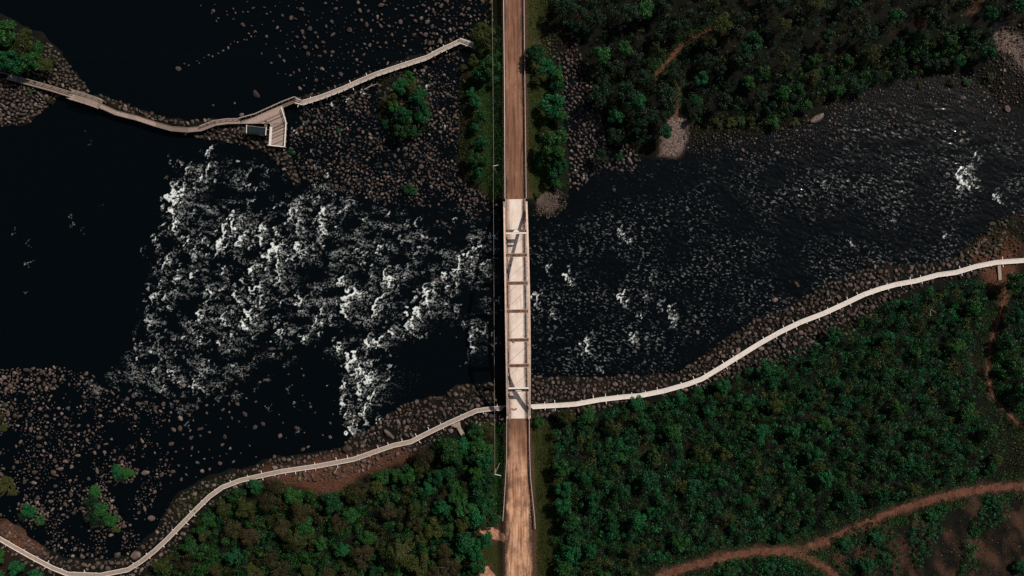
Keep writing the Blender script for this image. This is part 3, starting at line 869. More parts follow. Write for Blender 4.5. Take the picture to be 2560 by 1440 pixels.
b.build('deck_slab', M_STRUT, bridge)
M_KERB = mat_plain('kerb_concrete', (0.085, 0.055, 0.042), (0.24, 0.155, 0.115), 1.6)
for s in (-1, 1):
    b = MB()
    for i in range(40):
        ua, ub = U0 + (U1 - U0) * i / 40, U0 + (U1 - U0) * (i + 1) / 40 - 0.02
        b.bar(BP(ua, s * 2.68, 0.12), BP(ub, s * 2.68, 0.12), 0.24, 0.30)
    b.build('kerb', M_KERB, bridge)
    # railing between deck and arch
    rail = MB()
    for hh, ww in ((1.15, 0.10), (0.80, 0.05), (0.45, 0.05)):
        rail.bar(BP(U0, s * 2.93, hh), BP(U1, s * 2.93, hh), ww, 0.06)
    ro = rail.build('railing', M_WHITE, bridge)
    n = 34
    pm = None
    for i in range(n + 1):
        u = U0 + (U1 - U0) * i / n
        if pm is None:
            pb = MB()
            pb.box((0, 0, 0.55), 0.10, 0.10, 1.15)
            pb.box((0, 0, 0.02), 0.24, 0.24, 0.04)
            pm = pb.mesh('post', M_STEEL)
        p = obj('post', pm, ro)
        p.location = BP(u, s * 2.93, 0)
    # arch rib: box girder that tapers a little to the crown
    N = 48
    ab = MB()
    for k, (w, d, dz) in enumerate(((0.40, 0.75, 0), (0.50, 0.05, 0.40), (0.50, 0.05, -0.40))):
        prev = None
        vv, ff = [], []
        for i in range(N + 1):
            u = -1.2 + (BL + 2.4) * i / N
            h = arch_h(u)
            tan = BU + Vector((0, 0, (arch_h(u + 0.1) - arch_h(u - 0.1)) / 0.2))
            tan.normalize()
            nrm = Vector((0, 0, 1)) - tan * tan.z
            nrm.normalize()
            c0 = BP(u, s * HALF, h) + nrm * dz
            vv += [c0 - BV * w / 2 - nrm * d / 2, c0 + BV * w / 2 - nrm * d / 2, c0 + BV * w / 2 + nrm * d / 2, c0 - BV * w / 2 + nrm * d / 2]
            if i:
                a = (i - 1) * 4
                for j in range(4):
                    ff.append((a + j, a + (j + 1) % 4, a + 4 + (j + 1) % 4, a + 4 + j))
        ff += [(3, 2, 1, 0), (N * 4, N * 4 + 1, N * 4 + 2, N * 4 + 3)]
        ab.add(vv, ff)
    ab.build('arch', M_ARCH, bridge)
    tie = MB()
    tie.bar(BP(-1.5, s * HALF, -0.35), BP(BL + 1.5, s * HALF, -0.35), 0.55, 0.7)
    tie.build('tie_beam', M_ARCH, bridge)
STRUT_Y = [583, 638, 708, 778, 850, 914, 970]
for i, py in enumerate(STRUT_Y):
    u = u_of(py, ROAD_Z + 6)
    for _ in range(4):
        u = u_of(py, ROAD_Z + arch_h(u))
    h = arch_h(u)
    b = MB()
    a0, a1 = BP(u, -HALF + 0.36, h), BP(u, HALF - 0.36, h)
    if i in (0, 6):
        b.bar(a0 + Vector((0, 0, 0.25)), a1 + Vector((0, 0, 0.25)), 0.42, 0.42)
        st = b.build('portal_beam', M_WHITE, bridge)
        g = MB()
        off = BU * (-0.75 if i == 0 else 0.75)
        dz = Vector((0, 0, -0.75))
        g.bar(a0 + off + dz, a1 + off + dz, 0.80, 0.5)
        g.build('portal_girder', M_STRUT, bridge)
        g = MB()
        mid = (a0 + a1) / 2 + off * 0.9 + Vector((0, 0, -0.42))
        g.add([mid - BV * 1.0 + BU * 0.3, mid + BV * 1.0 + BU * 0.3, mid + BV * 0.35 - BU * 0.35, mid - BV * 0.35 - BU * 0.35,
               mid - BV * 1.0 + BU * 0.3 + Vector((0, 0, .1)), mid + BV * 1.0 + BU * 0.3 + Vector((0, 0, .1)), mid + BV * 0.35 - BU * 0.35 + Vector((0, 0, .1)), mid - BV * 0.35 - BU * 0.35 + Vector((0, 0, .1))],
              [(3, 2, 1, 0), (4, 5, 6, 7), (0, 1, 5, 4), (1, 2, 6, 5), (2, 3, 7, 6), (3, 0, 4, 7)])
        g.build('gusset_plate', M_WHITE, bridge)
    else:
        b.bar(a0, a1, 1.0, 0.45)
        sg = b.build('strut', M_STRUT, bridge)
        g = MB()
        for q in (-1, 1):
            g.bar(a0 + BU * 0.5 * q + Vector((0, 0, 0.03)), a1 + BU * 0.5 * q + Vector((0, 0, 0.03)), 0.07, 0.5)
        g.build('flange', M_ARCH, sg)
for s in (-1, 1):
    for i in range(1, 15):
        u = BL * i / 15
        if arch_h(u) < 1.6:
            continue
        b = MB()
        b.tube([BP(u, s * HALF, -0.1), BP(u, s * HALF, arch_h(u) - 0.3)], [0.045, 0.045], 6)
        b.build('hanger', M_DARK, bridge)
for py, px in ((663, 1276.5), (855, 1283)):
    b = MB()
    p = W3(px, py, ROAD_Z + 0.14)
    b.box(p, 0.55, 0.55, 0.06)
    for k in range(4):
        b.box(p + Vector((-0.2 + 0.13 * k, 0, 0.04)), 0.05, 0.5, 0.03)
    b.build('drain_cover', M_DARK, bridge)
b = MB()
pts = []
for k in range(20):
    a = math.pi * k / 19
    pts.append(W3(1285 + 8 * math.cos(a), 1020 + 6.5 * math.sin(a), ROAD_Z + 0.122))
for k in range(20):
    a = math.pi * (19 - k) / 19
    pts.append(W3(1285 + 7 * math.cos(a), 1020 + (1.2 + 1.5 * math.sin(5 * a)) * math.sin(a), ROAD_Z + 0.122))
b.add(pts, [tuple(range(40))])
b.build('asphalt_patch', mat_plain('patch', (0.14, 0.075, 0.05), (0.3, 0.19, 0.14), 6), bridge)
for (ua, ub) in ((U0 - 2.4, U0 + 1.2), (U1 - 1.2, U1 + 2.4)):
    b = MB()
    b.hexa([BP(ua, -3.9, -6.5), BP(ub, -3.9, -6.5), BP(ub, 3.9, -6.5), BP(ua, 3.9, -6.5), BP(ua, -3.9, -0.95), BP(ub, -3.9, -0.95), BP(ub, 3.9, -0.95), BP(ua, 3.9, -0.95)])
    b.build('abutment', M_KERB, bridge)

# guard rails along the approach roads
def guardrail(line, z, label, mat=M_STEEL, step=2.4):
    t = thing('guardrail', label, 'guardrail', W3(*line[0], z), 'guard rails along the road')
    base = Vector(t.location)
    pts = [W3(a, c, z) for a, c in line]
    b = MB()
    for p, q in zip(pts, pts[1:]):
        b.bar(p - base + Vector((0, 0, 0.72)), q - base + Vector((0, 0, 0.72)), 0.12, 0.30)
        b.bar(p - base + Vector((0, 0, 0.90)), q - base + Vector((0, 0, 0.90)), 0.13, 0.05)
    b.build('rail', mat, t)
    pb = MB()
    pb.box((0, 0, 0.35), 0.12, 0.12, 1.1)
    pm = pb.mesh('post', M_STEEL)
    for p, q in zip(pts, pts[1:]):
        n = max(1, int((q - p).length / step))
        for k in range(n):
            o = obj('post', pm, t)
            o.location = p.lerp(q, k / n) - base
guardrail([(1256, -180), (1259, 0), (1261, 200), (1262, 380), (1262.5, 497)], ROAD_Z, 'long pale guard rail on the left edge of the brown road above the bridge', M_WHITE)
guardrail([(1306, -180), (1310, 0), (1312, 200), (1314, 380), (1315.5, 497)], ROAD_Z, 'long pale guard rail on the right edge of the brown road above the bridge')
guardrail([(1267, 1040), (1266.5, 1150), (1263, 1210), (1260, 1260), (1257, 1300)], ROAD_Z, 'pale guard rail on the left edge of the road below the bridge', M_STEEL)
guardrail([(1323, 1040), (1323.5, 1110), (1326, 1190), (1331, 1240), (1336, 1290), (1338, 1320)], ROAD_Z, 'pale guard rail bending away from the right road edge below the bridge')

# ------------------------------------------------------------------ boardwalks
def offset_line(pts, d):
    out = []
    for i, p in enumerate(pts):
        a = pts[max(i - 1, 0)]
        c = pts[min(i + 1, len(pts) - 1)]
        t = Vector((c.x - a.x, c.y - a.y, 0)).normalized()
        nrm = Vector((-t.y, t.x, 0))
        k = 1.0
        if 0 < i < len(pts) - 1:
            t1 = Vector((p.x - a.x, p.y - a.y, 0)).normalized()
            k = 1 / max(0.6, abs(nrm.dot(Vector((-t1.y, t1.x, 0)))))
        out.append(p + nrm * d * k)
    return out

def boardwalk(name, label, line, width, mat, edge_mat, zfn, beams=3.0, rails=(), nb=7, rail_mat=M_WOOD_OLD, ticks=True):
    pts = []
    for (px, py) in line:
        z = zfn(px, py)
        pts.append(W3(px, py, z))
    t = thing(name, label, 'boardwalk', pts[0])
    base = Vector(t.location)
    pts = [p - base for p in pts]
    edges = [offset_line(pts, -width / 2 + width * k / nb) for k in range(nb + 1)]
    for i in range(len(pts) - 1):
        b = MB()
        for k in range(nb):
            g = 0.02 * width / nb
            A0, A1 = edges[k][i].lerp(edges[k + 1][i], 0.04), edges[k][i].lerp(edges[k + 1][i], 0.96)
            B0, B1 = edges[k][i + 1].lerp(edges[k + 1][i + 1], 0.04), edges[k][i + 1].lerp(edges[k + 1][i + 1], 0.96)
            d = (B0 - A0).normalized() * 0.02
            j = random.uniform(-0.012, 0.012)
            up, dn = Vector((0, 0, j)), Vector((0, 0, j - 0.06))
            b.hexa([A0 + d + dn, B0 - d + dn, B1 - d + dn, A1 + d + dn, A0 + d + up, B0 - d + up, B1 - d + up, A1 + d + up])
        b.build('deck_section', mat, t)
    for s in (-1, 1):
        el = offset_line(pts, s * (width / 2 + 0.07))
        b = MB()
        for p, q in zip(el, el[1:]):
            b.bar(p + Vector((0, 0, 0.04)), q + Vector((0, 0, 0.04)), 0.14, 0.16)
        b.build('edge_beam', edge_mat, t)
    # cross bearers with posts
    cbm = {}
    for p, q in zip(pts, pts[1:]):
        n = max(1, int((q - p).length / beams))
        d = (q - p).normalized()
        nrm = Vector((-d.y, d.x, 0))
        for k in range(n):
            c = p.lerp(q, (k + 0.5) / n)
            ext = (0.35 + random.random() * 0.75) if ticks else 0.1
            e1 = ext if random.random() < 0.6 else 0.1
            e2 = ext if random.random() < 0.6 else 0.1
            b = MB()
            b.bar(c - nrm * (width / 2 + e1) + Vector((0, 0, -0.15)), c + nrm * (width / 2 + e2) + Vector((0, 0, -0.15)), 0.16, 0.16)
            for s in (-1, 1):
                f = c + nrm * s * (width / 2 - 0.1)
                gzv = float(gz(f.x + base.x, f.y + base.y)) - base.z - 0.6
                b.box((f.x, f.y, (gzv + f.z - 0.2) / 2), 0.15, 0.15, max(0.2, f.z - 0.2 - gzv))
            b.build('bearer', edge_mat, t)
    for (side, i0, i1, hgt) in rails:
        rl = offset_line(pts, side * (width / 2 + 0.02))[i0:i1 + 1]
        b = MB()
        for p, q in zip(rl, rl[1:]):
            b.bar(p + Vector((0, 0, hgt)), q + Vector((0, 0, hgt)), 0.16, 0.07)
            b.bar(p + Vector((0, 0, hgt * 0.55)), q + Vector((0, 0, hgt * 0.55)), 0.05, 0.12)
        ro = b.build('railing', rail_mat, t)
        pb = MB()
        pb.box((0, 0, hgt / 2 - 0.1), 0.12, 0.12, hgt + 0.2)
        pm = pb.mesh('post', rail_mat)
        for p, q in zip(rl, rl[1:]):
            n = max(1, int(round((q - p).length / 2.2)))
            for k in range(n):
                o = obj('post', pm, ro)
                o.location = p.lerp(q, k / n)
    return t

def bank_z(px, py):
    return max(1.0, float(gz(*W(px, py, 1.5))) + 0.75)
LINE_SW = [(-70, 1312), (0, 1347), (36, 1368), (75, 1390), (130, 1419), (170, 1435), (250, 1438), (320, 1424), (352, 1404), (388, 1376), (420, 1346), (452, 1313), (490, 1274), (525, 1240), (556, 1218), (600, 1201),
           (640, 1192), (700, 1179), (800, 1164), (884, 1148), (935, 1130), (985, 1113), (1028, 1104), (1060, 1087), (1120, 1058), (1190, 1027), (1225, 1022), (1262, 1020), (1290, 1019)]
LINE_SE = [(1290, 1019), (1325, 1017), (1400, 1013), (1440, 1010), (1500, 999), (1560, 992), (1600, 989), (1660, 977), (1720, 960), (1755, 947), (1800, 920), (1850, 889), (1900, 858), (1950, 830), (2000, 806),
           (2060, 783), (2110, 760), (2160, 736), (2200, 722), (2240, 711), (2290, 702), (2345, 687), (2390, 681), (2440, 666), (2490, 656), (2560, 651), (2640, 643)]
def ramped(line):
    zs = np.array([bank_z(*p) for p in line])
    k = np.array([0.25, 0.5, 0.25])
    for _ in range(3):
        zs[1:-1] = np.convolve(zs, k, 'valid')
    xs = np.array([p[0] for p in line])
    return lambda px, py: float(np.interp(px, xs, zs)) if not (1150 < px < 1450) else float(np.interp(px, [1150, 1225, 1330, 1450], [np.interp(1150, xs, zs), 2.1, 2.1, np.interp(1450, xs, zs)]))
Z_SW, Z_SE = ramped(LINE_SW), ramped(LINE_SE)
bw_sw = boardwalk('boardwalk', 'weathered wooden boardwalk winding along the rocky bank left of the bridge', LINE_SW, 1.12, M_WOOD_OLD, M_WOOD_NEW, Z_SW)
bw_se = boardwalk('boardwalk', 'pale new wooden boardwalk curving along the rocky bank right of the bridge', LINE_SE, 1.18, M_WOOD_NEW, M_WHITE, Z_SE)

def spur(parent, quad_px, z, mat, tilt=0.0):
    b = MB()
    base = Vector(parent.location)
    (a, c, d, e) = [W3(p[0], p[1], z) - base for p in quad_px]
    n = 6
    for k in range(n):
        A0, A1 = a.lerp(c, (k + 0.05) / n), a.lerp(c, (k + 0.95) / n)
        B0, B1 = e.lerp(d, (k + 0.05) / n), e.lerp(d, (k + 0.95) / n)
        dn, tl = Vector((0, 0, -0.06)), Vector((0, 0, tilt))
        b.hexa([A0 + dn, A1 + dn, B1 + dn + tl, B0 + dn + tl, A0, A1, B1 + tl, B0 + tl])
    b.build('side_ramp', mat, parent)
zz = Z_SW(1140, 1050) - 0.012
spur(bw_sw, [(1126, 1064), (1150, 1053), (1152, 1067), (1143, 1070)], zz, M_WOOD_OLD)
spur(bw_sw, [(1143, 1071), (1152, 1067.5), (1163, 1087), (1154, 1091)], zz, M_WOOD_OLD, 0.1)
spur(bw_sw, [(1154, 1091.5), (1163, 1087.5), (1170, 1122), (1161, 1124)], zz + 0.1, M_WOOD_OLD, 0.2)
zz = Z_SE(2498, 656) - 0.012
spur(bw_se, [(2494, 664), (2502, 663), (2504, 700), (2496, 701)], zz, M_WOOD_OLD, 0.1)

DZ = 1.9
def flat_z(px, py):
    return DZ
LINE_NW = [(-60, 172), (0, 188), (42, 198), (90, 211), (130, 222), (172, 235), (185, 240)]
boardwalk('boardwalk', 'grey wooden walkway with railing crossing the rocky islet at the left edge', LINE_NW, 1.45, M_WOOD_GREY, M_WOOD_GREY, flat_z, rails=((1, 0, 6, 1.05),), ticks=False)
LINE_NB = [(176, 236), (187, 239), (215, 247.5), (246, 258), (252, 262)]
boardwalk('footbridge', 'short wider grey footbridge with railings beside the rocky islet', LINE_NB, 2.9, M_WOOD_GREY, M_WOOD_OLD, lambda a, c: DZ + 0.15, rails=((1, 0, 4, 1.1), (-1, 0, 4, 1.1)), ticks=False, nb=9)
LINE_NC = [(248, 263), (290, 282), (320, 290), (340, 294.5), (390, 311), (430, 322), (470, 325), (503, 322), (540, 308), (570, 304), (600, 303.5)]
boardwalk('boardwalk', 'wooden walkway along the narrow rock dike leading left from the viewing platform', LINE_NC, 1.25, M_WOOD_GREY, M_WOOD_GREY, flat_z, rails=((1, 7, 10, 1.05),), ticks=False)
LINE_NE = [(738, 252), (757, 257), (800, 244), (858, 222), (900, 203), (940, 186), (1000, 166), (1068, 144), (1100, 127), (1151, 103), (1183, 114)]
boardwalk('boardwalk', 'straight wooden walkway rising from the platform towards the road bridge', LINE_NE, 1.2, M_WOOD_OLD, M_WHITE, flat_z, rails=((-1, 1, 9, 1.0), (1, 9, 10, 1.0)), ticks=True, rail_mat=M_STEEL)

# viewing platform: planks laid one by one
plat = thing('viewing_platform', 'triangular grey plank viewing platform with railings on the rock dike', 'platform', W3(690, 320, DZ))
pbase = Vector(plat.location)
def clip(poly, p, nrm):
    out = []
    for i in range(len(poly)):
        a, c = poly[i], poly[(i + 1) % len(poly)]
        da, dc = (a - p).dot(nrm), (c - p).dot(nrm)
        if da >= 0: out.append(a)
        if da * dc < 0: out.append(a.lerp(c, da / (da - dc)))
    return out
conv = [[(596, 308.5), (606, 299.5), (640, 290), (705, 262)], [(596, 309), (705, 262.5), (708, 270), (717, 308), (676, 309), (664, 309)], [(705, 262), (738, 247), (744, 254), (706, 270)],
        [(676, 309.6), (717.3, 308.6), (713.5, 369), (672, 364.5)]]
d2 = (W3(717, 262) - W3(640, 296)).normalized()
n2 = Vector((-d2.y, d2.x, 0))
pw = 0.46
for ci, poly in enumerate(conv):
    P = [W3(a, c, DZ) - pbase for a, c in poly]
    if sum(P[i].x * P[(i + 1) % len(P)].y - P[(i + 1) % len(P)].x * P[i].y for i in range(len(P))) < 0:
        P = P[::-1]
    lo = min(p.dot(n2) for p in P)
    hi = max(p.dot(n2) for p in P)
    k = math.floor(lo / pw)
    while k * pw < hi:
        q = clip(P, n2 * (k * pw + 0.015), n2)
        if len(q) > 2:
            q = clip(q, n2 * (k * pw + pw - 0.015), -n2)
        k += 1
        if len(q) < 3:
            continue
        m = len(q)
        z0 = random.uniform(-0.012, 0.012)
        b = MB()
        b.add([p + Vector((0, 0, z0 - 0.06)) for p in q] + [p + Vector((0, 0, z0)) for p in q],
              [tuple(range(m))[::-1], tuple(range(m, 2 * m))] + [(i, (i + 1) % m, m + (i + 1) % m, m + i) for i in range(m)])
        b.build('plank', random.choice((M_WOOD_OLD, M_WOOD_GREY, M_WOOD_DARK)), plat)
def plat_rail(line, h=1.05, mat=M_WHITE):
    pts = [W3(a, c, DZ) - pbase for a, c in line]
    b = MB()
    for p, q in zip(pts, pts[1:]):
        b.bar(p + Vector((0, 0, h)), q + Vector((0, 0, h)), 0.22, 0.07)
        b.bar(p + Vector((0, 0, h * 0.5)), q + Vector((0, 0, h * 0.5)), 0.05, 0.14)
    ro = b.build('railing', mat, plat)
    pb = MB()
    pb.box((0, 0, h / 2 - 0.15), 0.13, 0.13, h + 0.3)
    pm = pb.mesh('post', mat)
    for p, q in zip(pts, pts[1:]):
        n = max(1, int(round((q - p).length / 1.8)))
        for k in range(n + 1):
            o = obj('post', pm, ro)
            o.location = p.lerp(q, k / n)
plat_rail([(706, 271), (717.5, 308), (714, 368.5)])
plat_rail([(714, 368.5), (672, 364.5)])
plat_rail([(600, 297), (640, 286.5), (705, 257), (738.5, 244), (754, 251)], mat=M_WOOD_OLD)
b = MB()
a, c = W3(679, 318, DZ) - pbase, W3(676, 364, DZ) - pbase
b.bar(a + Vector((0, 0, 0.42)), c + Vector((0, 0, 0.42)), 0.75, 0.10)
for k in (0.08, 0.5, 0.92):
    p = a.lerp(c, k)
    b.box((p.x, p.y, 0.19), 0.5, 0.14, 0.38)
b.build('bench', M_WOOD_NEW, plat)
b = MB()
for (px, py) in ((610, 306), (640, 298), (700, 275), (712, 310), (676, 312), (674, 360), (711, 364), (694, 340), (655, 305)):
    p = W3(px, py, 0) - pbase
    g_ = float(gz(p.x + pbase.x, p.y + pbase.y)) - pbase.z - 0.5
    b.box((p.x, p.y, (g_ - 0.07) / 2), 0.2, 0.2, -g_ - 0.07)
b.build('supports', M_WOOD_GREY, plat)

# shelter with a dark sheet metal roof
sh = thing('shelter', 'small open shelter with dark teal metal roof and pale gable edges below the platform', 'shelter', W3(642, 326, 1.0))
sb = Vector(sh.location)
A, B_, D_, E_ = [W3(p[0], p[1], 3.3) - sb for p in ((618, 315), (667, 320.5), (664.5, 336), (616.5, 331))]
A.z += 0.35; B_.z += 0.35
b = MB()
b.hexa([p + Vector((0, 0, -0.08)) for p in (E_, D_, B_, A)] + [E_, D_, B_, A])
nr = 22
for k in range(nr):
    t_ = (k + 0.5) / nr
    b.bar(A.lerp(B_, t_) + Vector((0, 0, 0.03)), E_.lerp(D_, t_) + Vector((0, 0, 0.03)), 0.07, 0.06)
b.build('roof', M_ROOF, sh)
for (p, q) in ((A, E_), (B_, D_)):
    b = MB()
    o_ = (q - p).normalized() * 0.25
    b.bar(p - o_ + Vector((0, 0, 0.05)), q + o_ + Vector((0, 0, 0.05)), 0.20, 0.22)
    b.build('gable_board', M_WHITE, sh)
b = MB()
b.bar(A + Vector((0, 0, 0.06)), B_ + Vector((0, 0, 0.06)), 0.10, 0.12)
b.build('ridge_board', M_WOOD_OLD, sh)
for p in (A, B_, D_, E_):
    b = MB()
    q = p.lerp((A + B_ + D_ + E_) / 4, 0.10)
    b.box((q.x, q.y, (p.z - 0.1) / 2 - 0.4), 0.14, 0.14, p.z + 0.6)
    b.build('post', M_WOOD_OLD, sh)
b = MB()
b.bar(E_.lerp(A, 0.12) + Vector((0, 0, -1.2)), D_.lerp(B_, 0.12) + Vector((0, 0, -1.2)), 0.08, 1.9)
b.build('back_wall', M_WOOD_GREY, sh)
stp = thing('wooden_steps', 'short dark wooden steps between the shelter roof and the platform', 'steps', W3(664, 314, 1.0))
sb = Vector(stp.location)
for k in range(5):
    b = MB()
    z = DZ + 0.14 - k * 0.16
    b.bar(W3(661, 303 + k * 3.1, z) - sb, W3(668, 303 + k * 3.1, z) - sb, 0.24, 0.06)
    b.build('tread', M_DARK if k < 3 else M_WOOD_GREY, stp)
for px in (661.3, 667.7):
    b = MB()
    b.bar(W3(px, 302, DZ - 0.05) - sb, W3(px, 317, DZ - 0.75) - sb, 0.08, 0.18)
    b.build('stringer', M_WOOD_GREY, stp)

# ------------------------------------------------------------------ power line
def pole(px, py, h, label, brace, arm):
    p = ground_pt(px, py)
    t = thing('utility_pole', label, 'utility pole', p, 'poles of the overhead line')
    b = MB()
    b.tube([(0, 0, -0.5), (0, 0, h * 0.5), (0, 0, h)], [0.16, 0.14, 0.11], 8)
    b.build('pole', M_WOOD_OLD, t)
    b = MB()
    b.bar((-0.1, 0, h - 0.4), (arm[0], arm[1], h - 0.4), 0.12, 0.14)
    b.build('crossarm', M_WHITE, t)
    b = MB()
    b.tube([(0, 0, h * 0.8), (brace[0], brace[1], 0.1)], [0.06, 0.06], 6)
    b.build('stay', M_WOOD_OLD, t)
    b = MB()
    b.tube([(arm[0], arm[1], h - 0.35), (arm[0], arm[1], h + 0.15)], [0.10, 0.05], 8)
    b.build('insulator', M_WHITE, t)
    return p + Vector((0, 0, h))
top_a = pole(1234, 424, 6.5, 'wooden overhead line pole in the green strip left of the road above the bridge', (1.2, -1.5), (1.5, 0.3))
top_b = pole(1238, 1172, 6.5, 'wooden overhead line pole left of the road below the bridge', (1.6, 2.2), (1.8, -0.4))
def wire(a, c, label):
    b = MB()
    pts = [a.lerp(c, k / 24) - Vector((0, 0, 1.0 * 4 * (k / 24) * (1 - k / 24))) for k in range(25)]
    b.tube(pts, [0.022] * 25, 5)
    b.build('overhead_wire', M_STEEL, label=label, cat='wire', group='overhead wires')
wire(top_a, top_b, 'thin overhead wire spanning the river along the left side of the bridge')
wire(W3(1229, -120, 10.0), top_a + Vector((0.15, 0, 0)), 'thin overhead wire running up beside the road above the bridge')

# ------------------------------------------------------------------ trees
def crown_mesh(name, seed, mat, lobes=14, leaves=2600, leaf=0.095, flat=0.75, spread=0.72, ragged=0.25, feather=False):
    rs = np.random.default_rng(seed)
    V = []
    cen, rad = [], []
    for k in range(lobes):
        a = rs.uniform(0, 2 * math.pi)
        r = spread * math.sqrt(rs.uniform(0, 1))
        z = (1 - r * r) * flat * rs.uniform(0.55, 1.1) + 0.15
        cen.append((r * math.cos(a), r * math.sin(a), z))
        rad.append(rs.uniform(0.16, 0.38) * (1.1 - 0.4 * r))
    cen, rad = np.array(cen), np.array(rad)
    if feather:
        # limbs that radiate from the stem and carry the foliage
        nl = 16
        which = rs.integers(0, nl, leaves)
        ang = which * 2 * math.pi / nl + rs.normal(0, 0.08, leaves) + np.random.default_rng(seed + 1).uniform(-.3, .3, nl)[which]
        ln = np.random.default_rng(seed + 2).uniform(0.6, 1.05, nl)[which]
        rr = np.sqrt(rs.uniform(0.01, 1, leaves)) * ln
        pos = np.stack([np.cos(ang) * rr, np.sin(ang) * rr, 1.25 - rr * 0.95 + rs.normal(0, 0.06, leaves)], -1)
        pos[:, :2] += rs.normal(0, 0.055, (leaves, 2))
        out = np.stack([np.cos(ang), np.sin(ang), np.full(leaves, 0.8)], -1)
    else:
        which = rs.choice(lobes, leaves, p=rad ** 2 / (rad ** 2).sum())
        d = rs.normal(0, 1, (leaves, 3))
        d[:, 2] = np.abs(d[:, 2]) * 1.1 - 0.25
        d /= np.linalg.norm(d, axis=1)[:, None]
        rr = rad[which] * (1 + rs.normal(0, ragged * 0.5, leaves)) * rs.uniform(0.7, 1.1, leaves)
        pos = cen[which] + d * rr[:, None]
        out = d
    pos[:, 2] = np.maximum(pos[:, 2], 0.02)
    nrm = out + rs.normal(0, 0.95, (leaves, 3)) + np.array([0, 0, 0.3])
    nrm /= np.linalg.norm(nrm, axis=1)[:, None]
    t1 = np.cross(nrm, rs.normal(0, 1, (leaves, 3)))
    t1 /= np.linalg.norm(t1, axis=1)[:, None]
    t2 = np.cross(nrm, t1)
    s = leaf * rs.uniform(0.6, 1.3, leaves)[:, None]
    v = np.stack([pos - t1 * s * 0.8, pos - t2 * s * 0.42 , pos + t1 * s * 0.8, pos + t2 * s * 0.42], 1).reshape(-1, 3)
    me = mesh_np(name, v, np.arange(leaves * 4).reshape(-1, 4), mat)
    attr(me, 'leaf', np.repeat(rs.uniform(0, 1, leaves), 4))
    return me

def trunk_mesh(seed):
    rs = random.Random(seed)
    b = MB()
    lean = (rs.uniform(-.1, .1), rs.uniform(-.1, .1))
    b.tube([(0, 0, -0.75), (lean[0] * .3, lean[1] * .3, 0), (lean[0], lean[1], 0.85)], [0.055, 0.045, 0.012], 7)
    for k in range(5):
        a = 2 * math.pi * k / 5 + rs.uniform(-.4, .4)
        z0 = rs.uniform(0.0, 0.4)
        r = rs.uniform(0.45, 0.7)
        b.tube([(lean[0] * z0, lean[1] * z0, z0), (math.cos(a) * r * .5, math.sin(a) * r * .5, z0 + 0.22), (math.cos(a) * r, math.sin(a) * r, z0 + 0.36)], [0.024, 0.016, 0.006], 5)
    return b.mesh('trunk', M_BARK)
CROWNS = {}
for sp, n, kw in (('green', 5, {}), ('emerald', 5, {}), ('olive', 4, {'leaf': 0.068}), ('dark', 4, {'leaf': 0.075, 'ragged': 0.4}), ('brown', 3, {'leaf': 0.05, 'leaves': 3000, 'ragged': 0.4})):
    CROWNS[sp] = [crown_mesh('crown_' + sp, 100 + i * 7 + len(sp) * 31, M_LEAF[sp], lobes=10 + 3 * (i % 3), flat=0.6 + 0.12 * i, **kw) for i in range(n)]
CROWNS['feather'] = [crown_mesh('crown_feather', 900 + i, M_LEAF['olive'], leaf=0.05, feather=True, leaves=3600) for i in range(2)]
TRUNKS = [trunk_mesh(i) for i in range(4)]
TREES = []
ADJ = {'dark': 'evergreen', 'green': 'green', 'emerald': 'emerald', 'olive': 'olive', 'brown': 'brownish', 'feather': 'feathery'}
